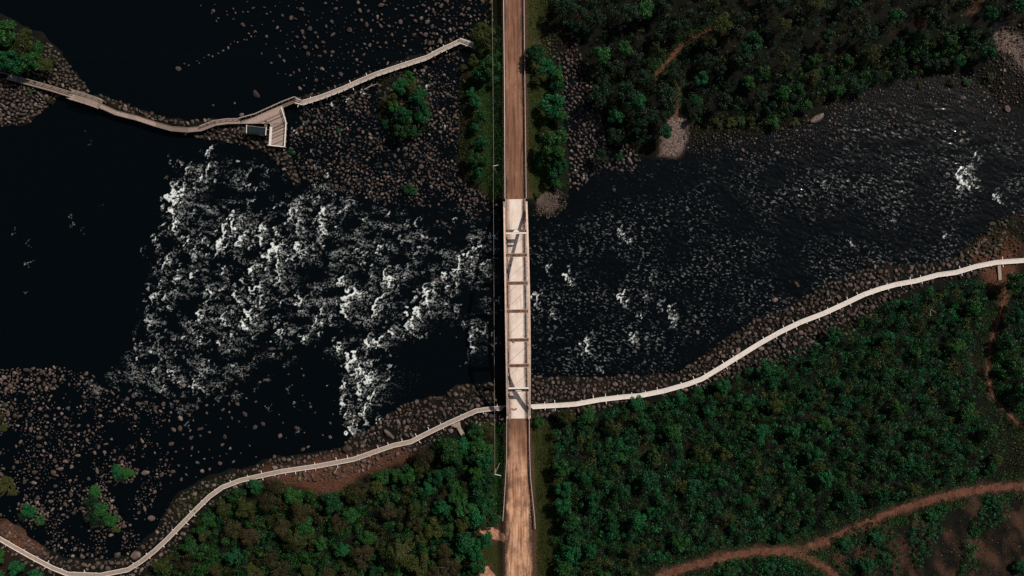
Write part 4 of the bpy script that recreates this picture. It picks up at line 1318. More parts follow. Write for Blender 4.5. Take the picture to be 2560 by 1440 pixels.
def tree(px, py, rpx, sp, where, tall=1.0, bush=False, special=None):
    if not (-25 < px < 2585 and -25 < py < 1465):
        return
    r = rpx * S * 0.97
    p = ground_pt(px, py, r * 0.9 * tall)
    g = max(-0.1, float(gz(p.x, p.y)))
    size = 'low' if bush else ('large' if rpx >= 34 else 'small' if rpx < 22 else 'medium')
    kind = 'bush' if bush else 'tree'
    zone = ''
    if 'thicket right of the road' in where:
        zone = 'near the road ' if px < 1560 else 'near the boardwalk ' if py < 1010 - (px - 1560) * 0.30 + 60 else 'near the dirt track ' if py > 1400 - (px - 1560) * 0.22 - 90 else ('in the left middle ' if px < 1800 else 'in the centre ' if px < 2080 else 'in the right middle ')
    elif 'mixed wood' in where:
        zone = 'near the road ' if px > 1110 else 'near the boardwalk ' if py < 1260 else ('at the bottom left ' if px < 620 else 'at the bottom middle ' if px < 860 else 'at the bottom right ')
    elif 'dark wood' in where:
        zone = 'near the stream ' if px < 1560 else 'near the gravel bar ' if py > 230 else ('far up near the road ' if px < 1700 else 'far up above the gravel bar ' if px < 2000 else 'far up in the corner ')
    elif 'clearing' in where:
        zone = 'left of the forking track ' if px < 2000 else 'in the big clump ' if px < 2260 else 'by the bare slope '
    elif 'shallows' in where:
        zone = 'touching the left edge ' if px < 60 else 'nearest the boardwalk bend ' if px < 200 else 'upper right of the others ' if py < 1210 else 'in the largest clump '
    elif 'upper right shore' in where:
        zone = 'left of the outcrop ' if px < 1920 else 'near the outcrop ' if px < 2120 else 'right of the outcrop '
    where_l = where.replace(' at the upper right', ' upper right').replace(' beside the dirt track', '').replace('growing from the rocky shallows at the lower left', 'in the lower left shallows').replace('in the dense thicket right of the road below the bridge', 'in the thicket right of the road').replace('in the mixed wood left of the road below the bridge', 'in the mixed wood left of the road').replace('in the green belt along the upper right shore', 'in the green belt, upper right shore')
    lab = special or f'{size} {ADJ[sp]} {kind} {zone}{where_l}'
    t = thing('leafy_' + kind, lab, kind, (p.x, p.y, g), f"{'bushes' if bush else 'trees'} {where}")
    cr = obj('crown', random.choice(CROWNS[sp]), t)
    base = 0.05 if bush else 0.55 * tall
    cr.location = (0, 0, base * r)
    cr.scale = (r, r * random.uniform(0.88, 1.12), r * random.uniform(0.8, 1.1) * (0.7 if bush else 1.0))
    cr.rotation_euler = (0, 0, random.uniform(0, 6.28))
    tk = obj('trunk', random.choice(TRUNKS), t)
    tk.location = (0, 0, base * r)
    tk.scale = (r, r, r * tall)
    tk.rotation_euler = (0, 0, random.uniform(0, 6.28))
    TREES.append((px, py, rpx))

def scatter_px(poly, gap, seed, tries=6000, keep=None, avoid=()):
    rs = np.random.default_rng(seed)
    P = np.array(poly, float)
    lo, hi = P.min(0), P.max(0)
    cand = rs.uniform(lo, hi, (tries, 2))
    cand = cand[inside(cand[:, 0], cand[:, 1], poly)]
    out = []
    for c in cand:
        g = gap(c[0], c[1]) if callable(gap) else gap
        if keep is not None and not keep(c[0], c[1]):
            continue
        ok = True
        for q in out:
            if (q[0] - c[0]) ** 2 + (q[1] - c[1]) ** 2 < g * g:
                ok = False
                break
        if ok:
            for (ax, ay, ar) in avoid:
                if (ax - c[0]) ** 2 + (ay - c[1]) ** 2 < (ar + g * 0.35) ** 2:
                    ok = False
                    break
        if ok:
            out.append((c[0], c[1]))
    return out

G, E, O, B, F = 'green', 'emerald', 'olive', 'brown', 'feather'
# the islet at the upper left
for t_ in [(15, 85, 44, G), (58, 120, 36, O), (92, 128, 30, G), (40, 158, 34, E), (112, 165, 26, O), (-30, 130, 44, O), (80, 155, 30, G), (72, 88, 20, O), (10, 150, 30, E), (130, 150, 16, O), (55, 175, 20, G), (-15, 60, 34, E)]:
    tree(*t_, 'on the rocky islet at the upper left')
# strip left of the road above the bridge
for t_ in [(1212, 82, 30, O), (1226, 112, 26, O), (1222, 165, 30, G), (1184, 150, 18, O), (1200, 190, 24, E), (1178, 232, 16, E), (1190, 258, 22, E), (1205, 290, 20, G), (1190, 318, 16, E), (1206, 352, 20, E), (1183, 398, 24, G), (1212, 402, 18, G), (1200, 432, 16, E),
           (1240, 140, 16, G), (1238, 200, 14, E), (1160, 170, 12, O)]:
    tree(*t_, 'in the strip left of the road above the bridge')
for t_ in [(1022, 198, 24, G), (1000, 218, 26, E), (978, 252, 24, O), (1048, 250, 34, E), (1008, 290, 30, E), (1000, 330, 24, G), (1058, 295, 28, E), (965, 312, 18, E), (1030, 225, 22, O), (985, 275, 20, G), (1035, 330, 20, E)]:
    tree(*t_, 'in the dark clump below the upper walkway', 0.6)
for t_ in [(1020, 475, 18, G), (1036, 478, 12, E), (728, 378, 12, E), (850, 330, 9, E)]:
    tree(*t_, 'among the rocks above the rapids', bush=True)
# right of the road above the bridge
for t_ in [(1340, 140, 30, E), (1362, 170, 28, E), (1345, 195, 24, O), (1392, 185, 24, G), (1394, 215, 22, E), (1383, 262, 42, E), (1402, 292, 22, G), (1405, 330, 18, E), (1378, 362, 44, G), (1398, 405, 30, E), (1388, 438, 24, E), (1360, 330, 20, O), (1350, 400, 26, G), (1395, 462, 14, G), (1412, 492, 13, O), (1344, 486, 11, O), (1400, 522, 8, O)]:
    tree(*t_, 'beside the right edge of the road above the bridge', 1.25)
for t_ in [(1448, 30, 24, G), (1455, 68, 22, E), (1428, 60, 14, G), (1505, 140, 28, G), (1540, 168, 24, E), (1500, 235, 30, E), (1510, 205, 22, G), (1560, 120, 24, G), (1600, 200, 26, G), (1612, 185, 22, G), (1690, 182, 22, G), (1568, 235, 34, E), (1595, 255, 28, E), (1620, 280, 36, E),
           (1645, 290, 26, G), (1600, 320, 30, E), (1540, 290, 24, E), (1615, 20, 28, G), (1640, 120, 20, O), (1770, 150, 22, G), (1800, 175, 22, G), (1755, 195, 24, E), (1860, 150, 32, O), (1905, 185, 24, G), (1870, 205, 22, G), (1905, 240, 18, G), (1740, 255, 20, E), (1745, 285, 18, O),
           (1800, 60, 34, O), (1850, 60, 36, O), (1700, 60, 28, O), (1500, 395, 22, E), (1550, 390, 14, E)]:
    tree(t_[0], t_[1], t_[2], 'dark' if random.random() < 0.6 else t_[3], 'in the dark wood at the upper right', 1.6)  # most crowns take the darker leaf colour that stands in for shade
av = [t for t in TREES]
for (x, y) in scatter_px(FOREST_NE, 78, 3, 900, avoid=[(a, c, r * 0.5) for a, c, r in av]):
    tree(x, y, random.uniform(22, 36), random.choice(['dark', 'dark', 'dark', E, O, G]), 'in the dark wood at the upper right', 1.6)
for (x, y) in scatter_px(HEDGE_NE, 44, 4, 900):
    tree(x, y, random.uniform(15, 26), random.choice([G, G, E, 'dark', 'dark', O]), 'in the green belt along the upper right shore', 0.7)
for (x, y, r) in [(1768, 305, 15), (1800, 300, 18), (1830, 305, 18), (1855, 300, 14), (1880, 302, 15), (1940, 300, 22), (1990, 305, 14), (1750, 300, 10), (2090, 245, 10), (2150, 240, 10), (2380, 205, 14), (2420, 205, 13), (2480, 190, 14), (2300, 215, 10), (1480, 420, 10)]:
    tree(x, y, r, random.choice([O, G, O]), 'on the stony upper right shore', bush=True)
# shallows at the lower left
for t_ in [(296, 1178, 22, E), (322, 1178, 20, G), (310, 1192, 16, E), (243, 1228, 22, G), (232, 1255, 26, E), (258, 1272, 26, G), (240, 1292, 30, E), (280, 1296, 26, G), (292, 1318, 16, O), (78, 1272, 24, E), (105, 1298, 18, G), (58, 1290, 14, E), (10, 1212, 28, O), (-20, 1230, 24, O), (38, 1228, 14, O),
           (5, 1040, 16, O), (18, 1065, 13, O), (18, 1010, 8, G), (75, 228, 8, G), (118, 250, 12, E)]:
    tree(t_[0], t_[1], t_[2], 'dark' if t_[3] == E and random.random() < 0.6 else t_[3], 'growing from the rocky shallows at the lower left' if t_[1] > 500 else 'on the stones below the left walkway', bush=True)
# wood left of the road, below
SWT = [(1120, 1122, 40, G), (1142, 1140, 26, G), (1190, 1085, 26, G), (1200, 1115, 32, G), (1178, 1135, 24, E), (1212, 1155, 28, E), (1195, 1180, 26, G), (1222, 1195, 24, E), (1205, 1225, 34, E), (1165, 1215, 20, O), (1215, 1265, 26, E), (1160, 1265, 34, G), (1190, 1290, 34, E), (1160, 1310, 28, O), (1205, 1310, 22, O),
       (1210, 1345, 26, E), (1160, 1352, 30, E), (1190, 1375, 26, E), (1150, 1390, 20, G), (1065, 1140, 34, B), (1050, 1160, 24, O), (1020, 1190, 26, G), (1090, 1190, 26, E), (960, 1190, 24, G), (1000, 1380, 44, F), (1050, 1410, 36, O), (1110, 1375, 24, B), (1040, 1310, 24, B), (1085, 1320, 30, O), (1110, 1240, 20, B),
       (740, 1350, 38, F), (755, 1280, 34, B), (670, 1250, 30, B), (850, 1310, 28, B), (905, 1390, 34, B), (700, 1420, 36, B), (590, 1320, 30, B), (560, 1270, 26, O), (525, 1300, 22, G), (480, 1370, 24, G), (1120, 1420, 34, B), (820, 1440, 30, B)]
for t_ in SWT:
    tree(*t_, 'in the mixed wood left of the road below the bridge', 1.05)
av = [t for t in TREES if t[1] > 1000 and t[0] < 1260]
for (x, y) in scatter_px(FOREST_SW, 52, 6, 1500, avoid=[(a, c, r * 0.4) for a, c, r in av]):
    tree(x, y, random.uniform(20, 31), random.choice([G, G, G, E, E, O, O, B]), 'in the mixed wood left of the road below the bridge')
for (x, y) in scatter_px(FOREST_W, 48, 8, 300):
    tree(x, y, random.uniform(20, 30), random.choice([G, E]), 'in the lower left corner below the boardwalk')
# thicket right of the road, below
SE_W = 'in the dense thicket right of the road below the bridge'
for t_ in [(1420, 1040, 26, O), (1400, 1035, 18, O), (1345, 1055, 18, G), (1470, 1040, 24, G), (1590, 1010, 24, E), (1660, 1010, 18, G), (1405, 1170, 26, G), (1410, 1220, 28, E), (1405, 1260, 26, E), (1425, 1300, 30, G), (1435, 1345, 26, E), (1430, 1385, 28, E), (1410, 1415, 28, G), (1615, 1200, 30, E), (1590, 1300, 28, E)]:
    tree(*t_, SE_W)
av = [(a, c, r * 0.6) for a, c, r in TREES if c > 650 and a > 1300]
def se_keep(x, y):
    return float(fbm(np.array(x / 70.0), np.array(y / 70.0), 55, 3)) > -0.42
for (x, y) in scatter_px(FOREST_SE, 70, 9, 5000, keep=se_keep, avoid=av):
    yb = 1.0 if x < 2000 else 0.9
    tree(x, y, random.uniform(13, 29) * yb, random.choice([G, G, E, E, E, E, G, O]), SE_W, 0.8)
for (x, y) in scatter_px(FOREST_E, 62, 10, 800):
    tree(x, y, random.uniform(22, 32), random.choice([G, E, E]), 'in the thicket right of the footpath at the right edge')
for (x, y, r, s) in [(2120, 1362, 22, E), (2200, 1350, 24, E), (2170, 1420, 26, E), (2220, 1400, 20, G), (1930, 1425, 22, E), (2335, 1292, 18, E), (2500, 1268, 20, E), (1830, 1440, 24, G), (2500, 1150, 22, O), (2560, 1420, 22, E)]:
    tree(x, y, r, s, 'around the clearing beside the dirt track', bush=True)

# ------------------------------------------------------------------ undergrowth and grass (uncountable)
def leaf_stuff(name, label, cat, pts, clump_r, per, leaf, mat, seed, up=0.5, blade=False):
    rs = np.random.default_rng(seed)
    n = len(pts) * per
    c = np.repeat(pts, per, 0)
    off = rs.normal(0, 1, (n, 3)) * np.array([clump_r, clump_r, clump_r * 0.45])
    p = c + off
    p[:, 2] = c[:, 2] + np.abs(off[:, 2]) + leaf * 0.3
    nrm = rs.normal(0, 0.7, (n, 3)) + np.array([0, 0, up])
    nrm /= np.linalg.norm(nrm, axis=1)[:, None]
    t1 = np.cross(nrm, rs.normal(0, 1, (n, 3)))
    t1 /= np.linalg.norm(t1, axis=1)[:, None]
    t2 = np.cross(nrm, t1)
    s = leaf * rs.uniform(0.6, 1.4, n)[:, None]
    wdt = 0.18 if blade else 0.45
    v = np.stack([p - t1 * s, p - t2 * s * wdt, p + t1 * s, p + t2 * s * wdt], 1).reshape(-1, 3)
    me = mesh_np(name, v, np.arange(n * 4).reshape(-1, 4), mat)
    attr(me, 'leaf', np.repeat(rs.uniform(0, 1, n), 4))
    return obj(name, me, label=label, cat=cat, kind='stuff')

def random_in(poly, n, seed):
    rs = np.random.default_rng(seed)
    P = np.array(poly, float)
    c = rs.uniform(P.min(0), P.max(0), (n * 4, 2))
    c = c[inside(c[:, 0], c[:, 1], poly)][:n]
    x = (c[:, 0] - NX) * S
    y = (NY - c[:, 1]) * S
    z = gz(x, y)
    k = (ALT - z) / ALT
    return np.stack([x * k, y * k, z], -1)
def thicket(name, label, poly, gap, seed, mats, hlo=1.0, hhi=3.6, rlo=0.7, rhi=1.7, per=110, hole=-0.30):
    """young growth whose crowns run together: leafy lobes at uneven heights, with gaps"""
    pts = scatter_px(poly, gap, seed, 16000, keep=lambda x, y: float(fbm(np.array(x / 45.0), np.array(y / 45.0), seed + 3, 3)) > hole)
    rs = np.random.default_rng(seed)
    for mi, mat in enumerate(mats):
        P, L = [], []
        for (px, py) in pts:
            k = float(fbm(np.array(px / 60.0), np.array(py / 60.0), seed + 9, 2)) + rs.normal(0, 0.12)
            if min(len(mats) - 1, int((k + 0.5) * len(mats))) != mi and not (k < -0.5 and mi == 0):
                continue
            r = rs.uniform(rlo, rhi)
            h = hlo + (hhi - hlo) * rs.uniform(0, 1)
            p = ground_pt(px, py, h)
            n = int(per * r * r / 1.2)
            d = rs.normal(0, 1, (n, 3))
            d[:, 2] = np.abs(d[:, 2]) * 1.2 - 0.4
            d /= np.linalg.norm(d, axis=1)[:, None]
            q = np.array(p) + d * r * rs.uniform(0.55, 1.15, (n, 1)) * np.array([1, 1, 0.9])
            P.append(q)
            L.append(d)
        if not P:
            continue
        P, L = np.concatenate(P), np.concatenate(L)
        n = len(P)
        nrm = L + rs.normal(0, 0.95, (n, 3)) + np.array([0, 0, 0.3])
        nrm /= np.linalg.norm(nrm, axis=1)[:, None]
        t1 = np.cross(nrm, rs.normal(0, 1, (n, 3)))
        t1 /= np.linalg.norm(t1, axis=1)[:, None]
        t2 = np.cross(nrm, t1)
        sz = 0.23 * rs.uniform(0.6, 1.35, n)[:, None]
        v = np.stack([P - t1 * sz, P - t2 * sz * 0.55, P + t1 * sz, P + t2 * sz * 0.55], 1).reshape(-1, 3)
        me = mesh_np(name, v, np.arange(n * 4).reshape(-1, 4), mat)
        attr(me, 'leaf', np.repeat(np.clip(rs.normal(0.45, 0.35, n), 0, 1), 4))
        obj(name, me, label=label[mi], cat='thicket', kind='stuff')
for k_, pl in enumerate(([(2085, 1345), (2140, 1322), (2230, 1290), (2255, 1400), (2240, 1460), (2140, 1460), (2105, 1420)], [(2290, 1280), (2370, 1250), (2350, 1340), (2300, 1420), (2270, 1380)], [(2470, 1240), (2530, 1235), (2520, 1290), (2440, 1340), (2440, 1420), (2400, 1440), (2420, 1330)], [(1800, 1402), (1940, 1392), (1995, 1408), (2040, 1450), (2030, 1500), (1780, 1500)])):
    thicket('thicket', [('low dark green growth below the dirt track, in the middle patch', 'low dark green growth below the dirt track, in the narrow patch', 'low dark green growth in the bottom right clearing', 'low dark green growth between the forking dirt tracks')[k_]], pl, 12, 220 + k_, (M_LEAF['emerald'],), 0.2, 1.3, 0.5, 1.0, 90)
MG, ME, MO, MBR = M_LEAF['green'], M_LEAF['emerald'], M_LEAF['olive'], M_LEAF['brown']
thicket('thicket', ['dense deep green young growth right of the road', 'dense green young growth right of the road below the bridge', 'emerald young growth among the trees right of the road', 'mid green young growth among the trees right of the road', 'olive young growth right of the road below the bridge'], FOREST_SE, 12.5, 201, (ME, MG, ME, MG, MO), 0.8, 3.4, 0.45, 1.35, 100, -0.36)
thicket('thicket', ['emerald young growth left of the road below the bridge', 'green young growth left of the road below the bridge', 'mid green young growth left of the road below the bridge', 'olive young growth left of the road below the bridge', 'brownish young growth left of the road below the bridge'], FOREST_SW, 13, 202, (ME, MG, MG, MO, MBR), 0.8, 3.4, 0.45, 1.4)
thicket('thicket', ['green young growth right of the footpath at the right edge', 'emerald young growth right of the footpath at the right edge'], FOREST_E, 19, 203, (MG, ME))
thicket('thicket', ['dark green young growth at the upper right', 'blackish green young growth at the upper right', 'dark olive young growth at the upper right'], FOREST_NE, 17, 204, (M_LEAF['dark'], M_LEAF['dark'], MO), 0.6, 2.5, 0.6, 1.4, 90, -0.25)  # dark leaf colour carries the shade of this wood
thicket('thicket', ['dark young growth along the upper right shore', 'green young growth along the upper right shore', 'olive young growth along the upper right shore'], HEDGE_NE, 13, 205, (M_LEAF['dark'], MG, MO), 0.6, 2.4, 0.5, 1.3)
und = np.concatenate([random_in(FOREST_SE, 3600, 1), random_in(FOREST_SW, 1300, 2), random_in(FOREST_E, 300, 3), random_in(FOREST_NE, 300, 4), random_in(HEDGE_NE, 300, 5)])
leaf_stuff('undergrowth', 'low green undergrowth covering the ground between the trees', 'undergrowth', und, 0.8, 13, 0.24, M_LEAF['emerald'], 1)
def along(line, n, lo, hi, seed):
    rs = np.random.default_rng(seed)
    L = polyw(line)
    k = rs.integers(0, len(L) - 1, n)
    t = rs.uniform(0, 1, (n, 1))
    p = L[k] * (1 - t) + L[k + 1] * t
    d = L[k + 1] - L[k]
    d = d / np.linalg.norm(d, axis=1)[:, None]
    off = rs.uniform(lo, hi, (n, 1)) * rs.choice([-1, 1], (n, 1))
    p = p + np.stack([-d[:, 1], d[:, 0]], -1) * off
    return np.stack([p[:, 0], p[:, 1], gz(p[:, 0], p[:, 1])], -1)
leaf_stuff('undergrowth', 'green weeds fringing the dirt tracks and footpaths', 'undergrowth', np.concatenate([along(TRACK, 900, 1.7, 4.5, 61), along(TRACK_B, 160, 1.6, 3.5, 62), along(TRAIL_E, 420, 0.8, 4.0, 63), along(TRAIL_N, 160, 1.0, 3.0, 64), along(TRAIL_N2, 90, 1.0, 3.0, 65)]), 0.5, 12, 0.2, M_LEAF['green'], 9)
und2 = np.concatenate([random_in([(1150, 190), (1190, 180), (1185, 460), (1150, 430)], 220, 41), random_in(ISLE_BUSH, 200, 42), random_in([(2480, 1020), (2560, 1080), (2560, 1200), (2500, 1190)], 150, 43), random_in([(430, 1260), (560, 1190), (640, 1180), (560, 1215), (460, 1310)], 120, 44), random_in([(1318, 0), (1420, 0), (1400, 120), (1318, 100)], 160, 45), random_in(FOREST_SE, 700, 11), random_in(FOREST_SW, 900, 12), random_in(CLEAR_SE, 500, 13), random_in([(2000, 300), (2300, 200), (2480, 200), (2440, 240), (2250, 235), (2060, 320)], 260, 14),
                       random_in([(1740, 290), (1900, 285), (1960, 290), (1960, 320), (1740, 340)], 200, 15), random_in([(2380, 640), (2470, 560), (2540, 540), (2540, 620), (2440, 650)], 160, 16)])
leaf_stuff('undergrowth', 'olive and yellowish weeds scattered over clearings and shores', 'undergrowth', und2, 0.7, 14, 0.2, M_LEAF['olive'], 2)
vr = np.concatenate([random_in([(1337, 1110), (1385, 1080), (1395, 1440), (1395, 1500), (1342, 1500)], 1500, 21), random_in([(1328, 1050), (1360, 1050), (1380, 1110), (1330, 1110)], 200, 22), random_in([(1318, 150), (1352, 200), (1345, 470), (1320, 470)], 500, 23)])
leaf_stuff('grass', 'olive green rough grass on the verge right of the road', 'grass', vr, 0.5, 14, 0.24, M_LEAF['olive'], 3, 0.4, True)
vl = np.concatenate([random_in([(1185, 60), (1256, 60), (1258, 490), (1215, 480), (1170, 440)], 1300, 24), random_in([(1235, 1070), (1262, 1060), (1258, 1300), (1230, 1300)], 350, 25), random_in([(1318, 130), (1395, 130), (1420, 470), (1320, 470)], 700, 26)])
leaf_stuff('grass', 'dark green grass and weeds on the banks beside the bridge ends', 'grass', vl, 0.5, 14, 0.22, M_LEAF['green'], 4, 0.4, True)

# ------------------------------------------------------------------ rocks
def rock_arrays(seed, sub):
    bm = bmesh.new()
    bmesh.ops.create_icosphere(bm, subdivisions=sub, radius=1.0)
    rs = random.Random(seed)
    planes = []
    for _ in range(15):
        d = Vector((rs.gauss(0, 1), rs.gauss(0, 1), rs.gauss(0, 1))).normalized()
        planes.append((d, rs.uniform(0.52, 0.92)))
    sx, sy, sz = rs.uniform(0.85, 1.3), rs.uniform(0.7, 1.0), rs.uniform(0.55, 0.85)
    for v in bm.verts:
        for d, h in planes:
            k = v.co.dot(d)
            if k > h:
                v.co -= d * (k - h) * 0.97
        v.co *= 1 + rs.uniform(-0.03, 0.03)
        v.co.x *= sx
        v.co.y *= sy
        v.co.z *= sz
    bm.verts.ensure_lookup_table()
    V = np.array([tuple(v.co) for v in bm.verts])
    Fa = np.array([[v.index for v in f.verts] for f in bm.faces])
    bm.free()
    return V, Fa
ROCKS = []      # px, py, radius in m, region
def rocks_in(poly, gap_px, rmin, rmax, seed, where, dens=None, tries=20000, power=2.0, pack=False):
    rs = np.random.default_rng(seed)
    P = np.array(poly, float)
    lo, hi = P.min(0), P.max(0)
    cand = rs.uniform(lo, hi, (tries, 2))
    cand = cand[inside(cand[:, 0], cand[:, 1], poly)]
    if dens is not None:
        cand = cand[rs.uniform(0, 1, len(cand)) < dens(cand[:, 0], cand[:, 1])]
    cell = {}
    cs = max(gap_px, 2 * rmax / S * 0.9)
    rad = rmin + (rmax - rmin) * rs.uniform(0, 1, len(cand)) ** power
    if pack:
        rad = np.sort(rad)[::-1]
    for c, r in zip(cand, rad):
        i, j = int(c[0] // cs), int(c[1] // cs)
        ok = True
        for a in (i - 1, i, i + 1):
            for d in (j - 1, j, j + 1):
                for q in cell.get((a, d), ()):
                    m = max(gap_px, (r + q[2]) / S * (0.78 if pack else 0.95))
                    if (q[0] - c[0]) ** 2 + (q[1] - c[1]) ** 2 < m * m:
                        ok = False
                        break
                if not ok: break
            if not ok: break
        if ok:
            cell.setdefault((i, j), []).append((c[0], c[1], r))
            ROCKS.append((c[0], c[1], r, where))
def patchy(scale, lo, hi, seed):
    return lambda x, y: smooth(lo, hi, fbm(x / scale, y / scale, seed, 4))

W_SL, W_SR = 'on the rocky bank below the rapids left of the bridge', 'on the rocky bank along the pale boardwalk right of the bridge'
W_SH, W_UP, W_MID = 'in the dark shallows at the lower left', 'standing in the black water above the upper walkway', 'in the stony shallows between upper walkway and rapids'
W_IS, W_DK, W_CR, W_NS, W_RP, W_RW = 'on the islet under the left walkway', 'on the rock dike by the viewing platform', 'in the stream bed right of the upper road', 'on the stony upper right shore', 'among the white water of the rapids', 'in the rippled river right of the bridge'
back_l = [(1262, 1062), (1180, 1060), (1090, 1100), (1040, 1130), (960, 1160), (830, 1200), (700, 1200), (600, 1212), (545, 1250), (495, 1290), (460, 1345), (395, 1400), (330, 1450), (170, 1455), (100, 1425), (0, 1370)]
front_l = [p for p in SHORE_S if -1 < p[0] < 1262]
rocks_in(front_l + back_l, 5.0, 0.33, 0.90, 1, W_SL, lambda x, y: np.clip(0.7 + smooth(400, 900, x) + smooth(1300, 1380, y), 0, 1), 30000, 2.2, True)
front_r = [p for p in SHORE_S if 1262 < p[0] < 2560]
back_r = [(2500, 660), (2440, 690), (2330, 705), (2200, 760), (2180, 800), (2100, 850), (2000, 890), (1900, 930), (1780, 960), (1700, 985), (1560, 1010), (1480, 1030), (1400, 1040), (1330, 1045)]
rocks_in(front_r + back_r, 5.0, 0.33, 0.95, 2, W_SR, None, 32000, 2.4, True)
rocks_in([(0, 930), (140, 915), (240, 940), (330, 990), (440, 1030), (420, 1120), (430, 1200), (420, 1270), (400, 1310), (340, 1380), (260, 1400), (150, 1390), (60, 1330), (0, 1300)], 5.0, 0.22, 0.85, 3, W_SH,
         lambda x, y: smooth(-0.12, 0.35, fbm(x / 60, y / 80, 33, 4) + 0.12 * (x < 250)) * 0.9 + 0.02, 12000, 2.6)
rocks_in([(330, 990), (620, 930), (760, 880), (820, 930), (840, 1060), (780, 1130), (560, 1170), (440, 1210), (420, 1100)], 16, 0.35, 0.95, 4, W_SH, lambda x, y: smooth(700, 380, x) * 0.5 + 0.04, 2500)
rocks_in([(0, 925), (60, 918), (170, 920), (160, 960), (80, 985), (0, 980)], 6.5, 0.4, 1.0, 5, W_SH, None, 900)
rocks_in([(500, -60), (1235, -60), (1235, 60), (1180, 85), (1150, 98), (1060, 140), (960, 172), (860, 215), (750, 245), (700, 200), (640, 120), (500, 60)], 10, 0.25, 0.9, 6, W_UP,
         lambda x, y: smooth(520, 1180, x) * 0.62 + 0.06, 3400, 2.4)
rocks_in([(1080, -60), (1235, -60), (1235, 60), (1180, 85), (1120, 110), (1060, 130)], 9, 0.35, 0.8, 7, W_UP, lambda x, y: 0.5 + 0 * x, 700)
rocks_in([(745, 262), (860, 230), (960, 195), (1150, 120), (1165, 180), (1150, 300), (1145, 420), (1215, 490), (1200, 540), (1100, 520), (950, 510), (860, 480), (760, 450), (725, 380), (722, 300)], 5.5, 0.22, 0.75, 8, W_MID,
         lambda x, y: smooth(-0.3, 0.25, fbm(x / 70, y / 70, 34, 3)) * 0.7 + 0.1, 17000, 2.8, True)
rocks_in(ISLE_NW[2:-2] + [(-60, 320), (-60, 40)], 6.0, 0.35, 0.75, 9, W_IS, lambda x, y: (y > 172 + x * 0.12) * 1.0 + 0.0 * x + (x > 110) * 0.6, 9000, 1.8, True)
rocks_in(DIKE_W, 5.0, 0.36, 0.85, 10, W_DK, None, 9000, 1.6, True)
rocks_in(DIKE_E, 6.0, 0.32, 0.70, 11, W_DK, None, 6000, 2.0, True)
rocks_in([(1395, 140), (1440, 110), (1480, 180), (1500, 300), (1560, 350), (1600, 400), (1580, 430), (1500, 420), (1440, 480), (1420, 480), (1425, 380), (1410, 300)], 7.0, 0.33, 0.75, 12, W_CR, patchy(50, -0.35, 0.1, 35), 7000, 2.0, True)
rocks_in([(1320, 95), (1390, 95), (1395, 150), (1380, 145), (1330, 125)], 7, 0.33, 0.6, 13, W_CR, None, 500)
rocks_in([(1700, 290), (1735, 290), (1800, 320), (1900, 335), (1960, 318), (2060, 262), (2180, 212), (2300, 188), (2440, 180), (2490, 130), (2500, 70), (2560, 60), (2560, 250), (2480, 280), (2340, 260), (2200, 260), (2060, 330), (1960, 350), (1850, 365), (1745, 385), (1715, 380)], 5.0, 0.22, 0.6, 14, W_NS,
         None, 22000, 2.2)
rocks_in([(1745, 385), (1960, 350), (2200, 260), (2480, 280), (2620, 250), (2620, 330), (2400, 340), (2200, 340), (2000, 400), (1800, 400)], 7, 0.22, 0.7, 15, W_NS, lambda x, y: 0.6 + 0 * x, 6000, 2.8)
rocks_in(RAPIDS, 26, 0.35, 0.75, 16, W_RP, lambda x, y: 0.10 + 0.5 * smooth(800, 950, y) * smooth(760, 600, x), 2500)
rocks_in([(2400, 630), (2480, 550), (2560, 520), (2620, 520), (2620, 640), (2480, 650)], 9, 0.3, 0.7, 17, W_SR, lambda x, y: 0.5 + 0 * x, 700)
rocks_in([(1140, 440), (1165, 458), (1215, 484), (1250, 515), (1240, 540), (1180, 500)], 6.5, 0.35, 0.75, 18, W_MID, None, 700)
rocks_in([(1330, 535), (1420, 525), (1440, 560), (1380, 590), (1330, 600)], 18, 0.3, 0.7, 19, W_RW, None, 60)
for k_, pl in enumerate(ISLES_L):
    rocks_in(pl, 5.5, 0.3, 0.6, 60 + k_, W_SH, None, 900, 1.6, True)
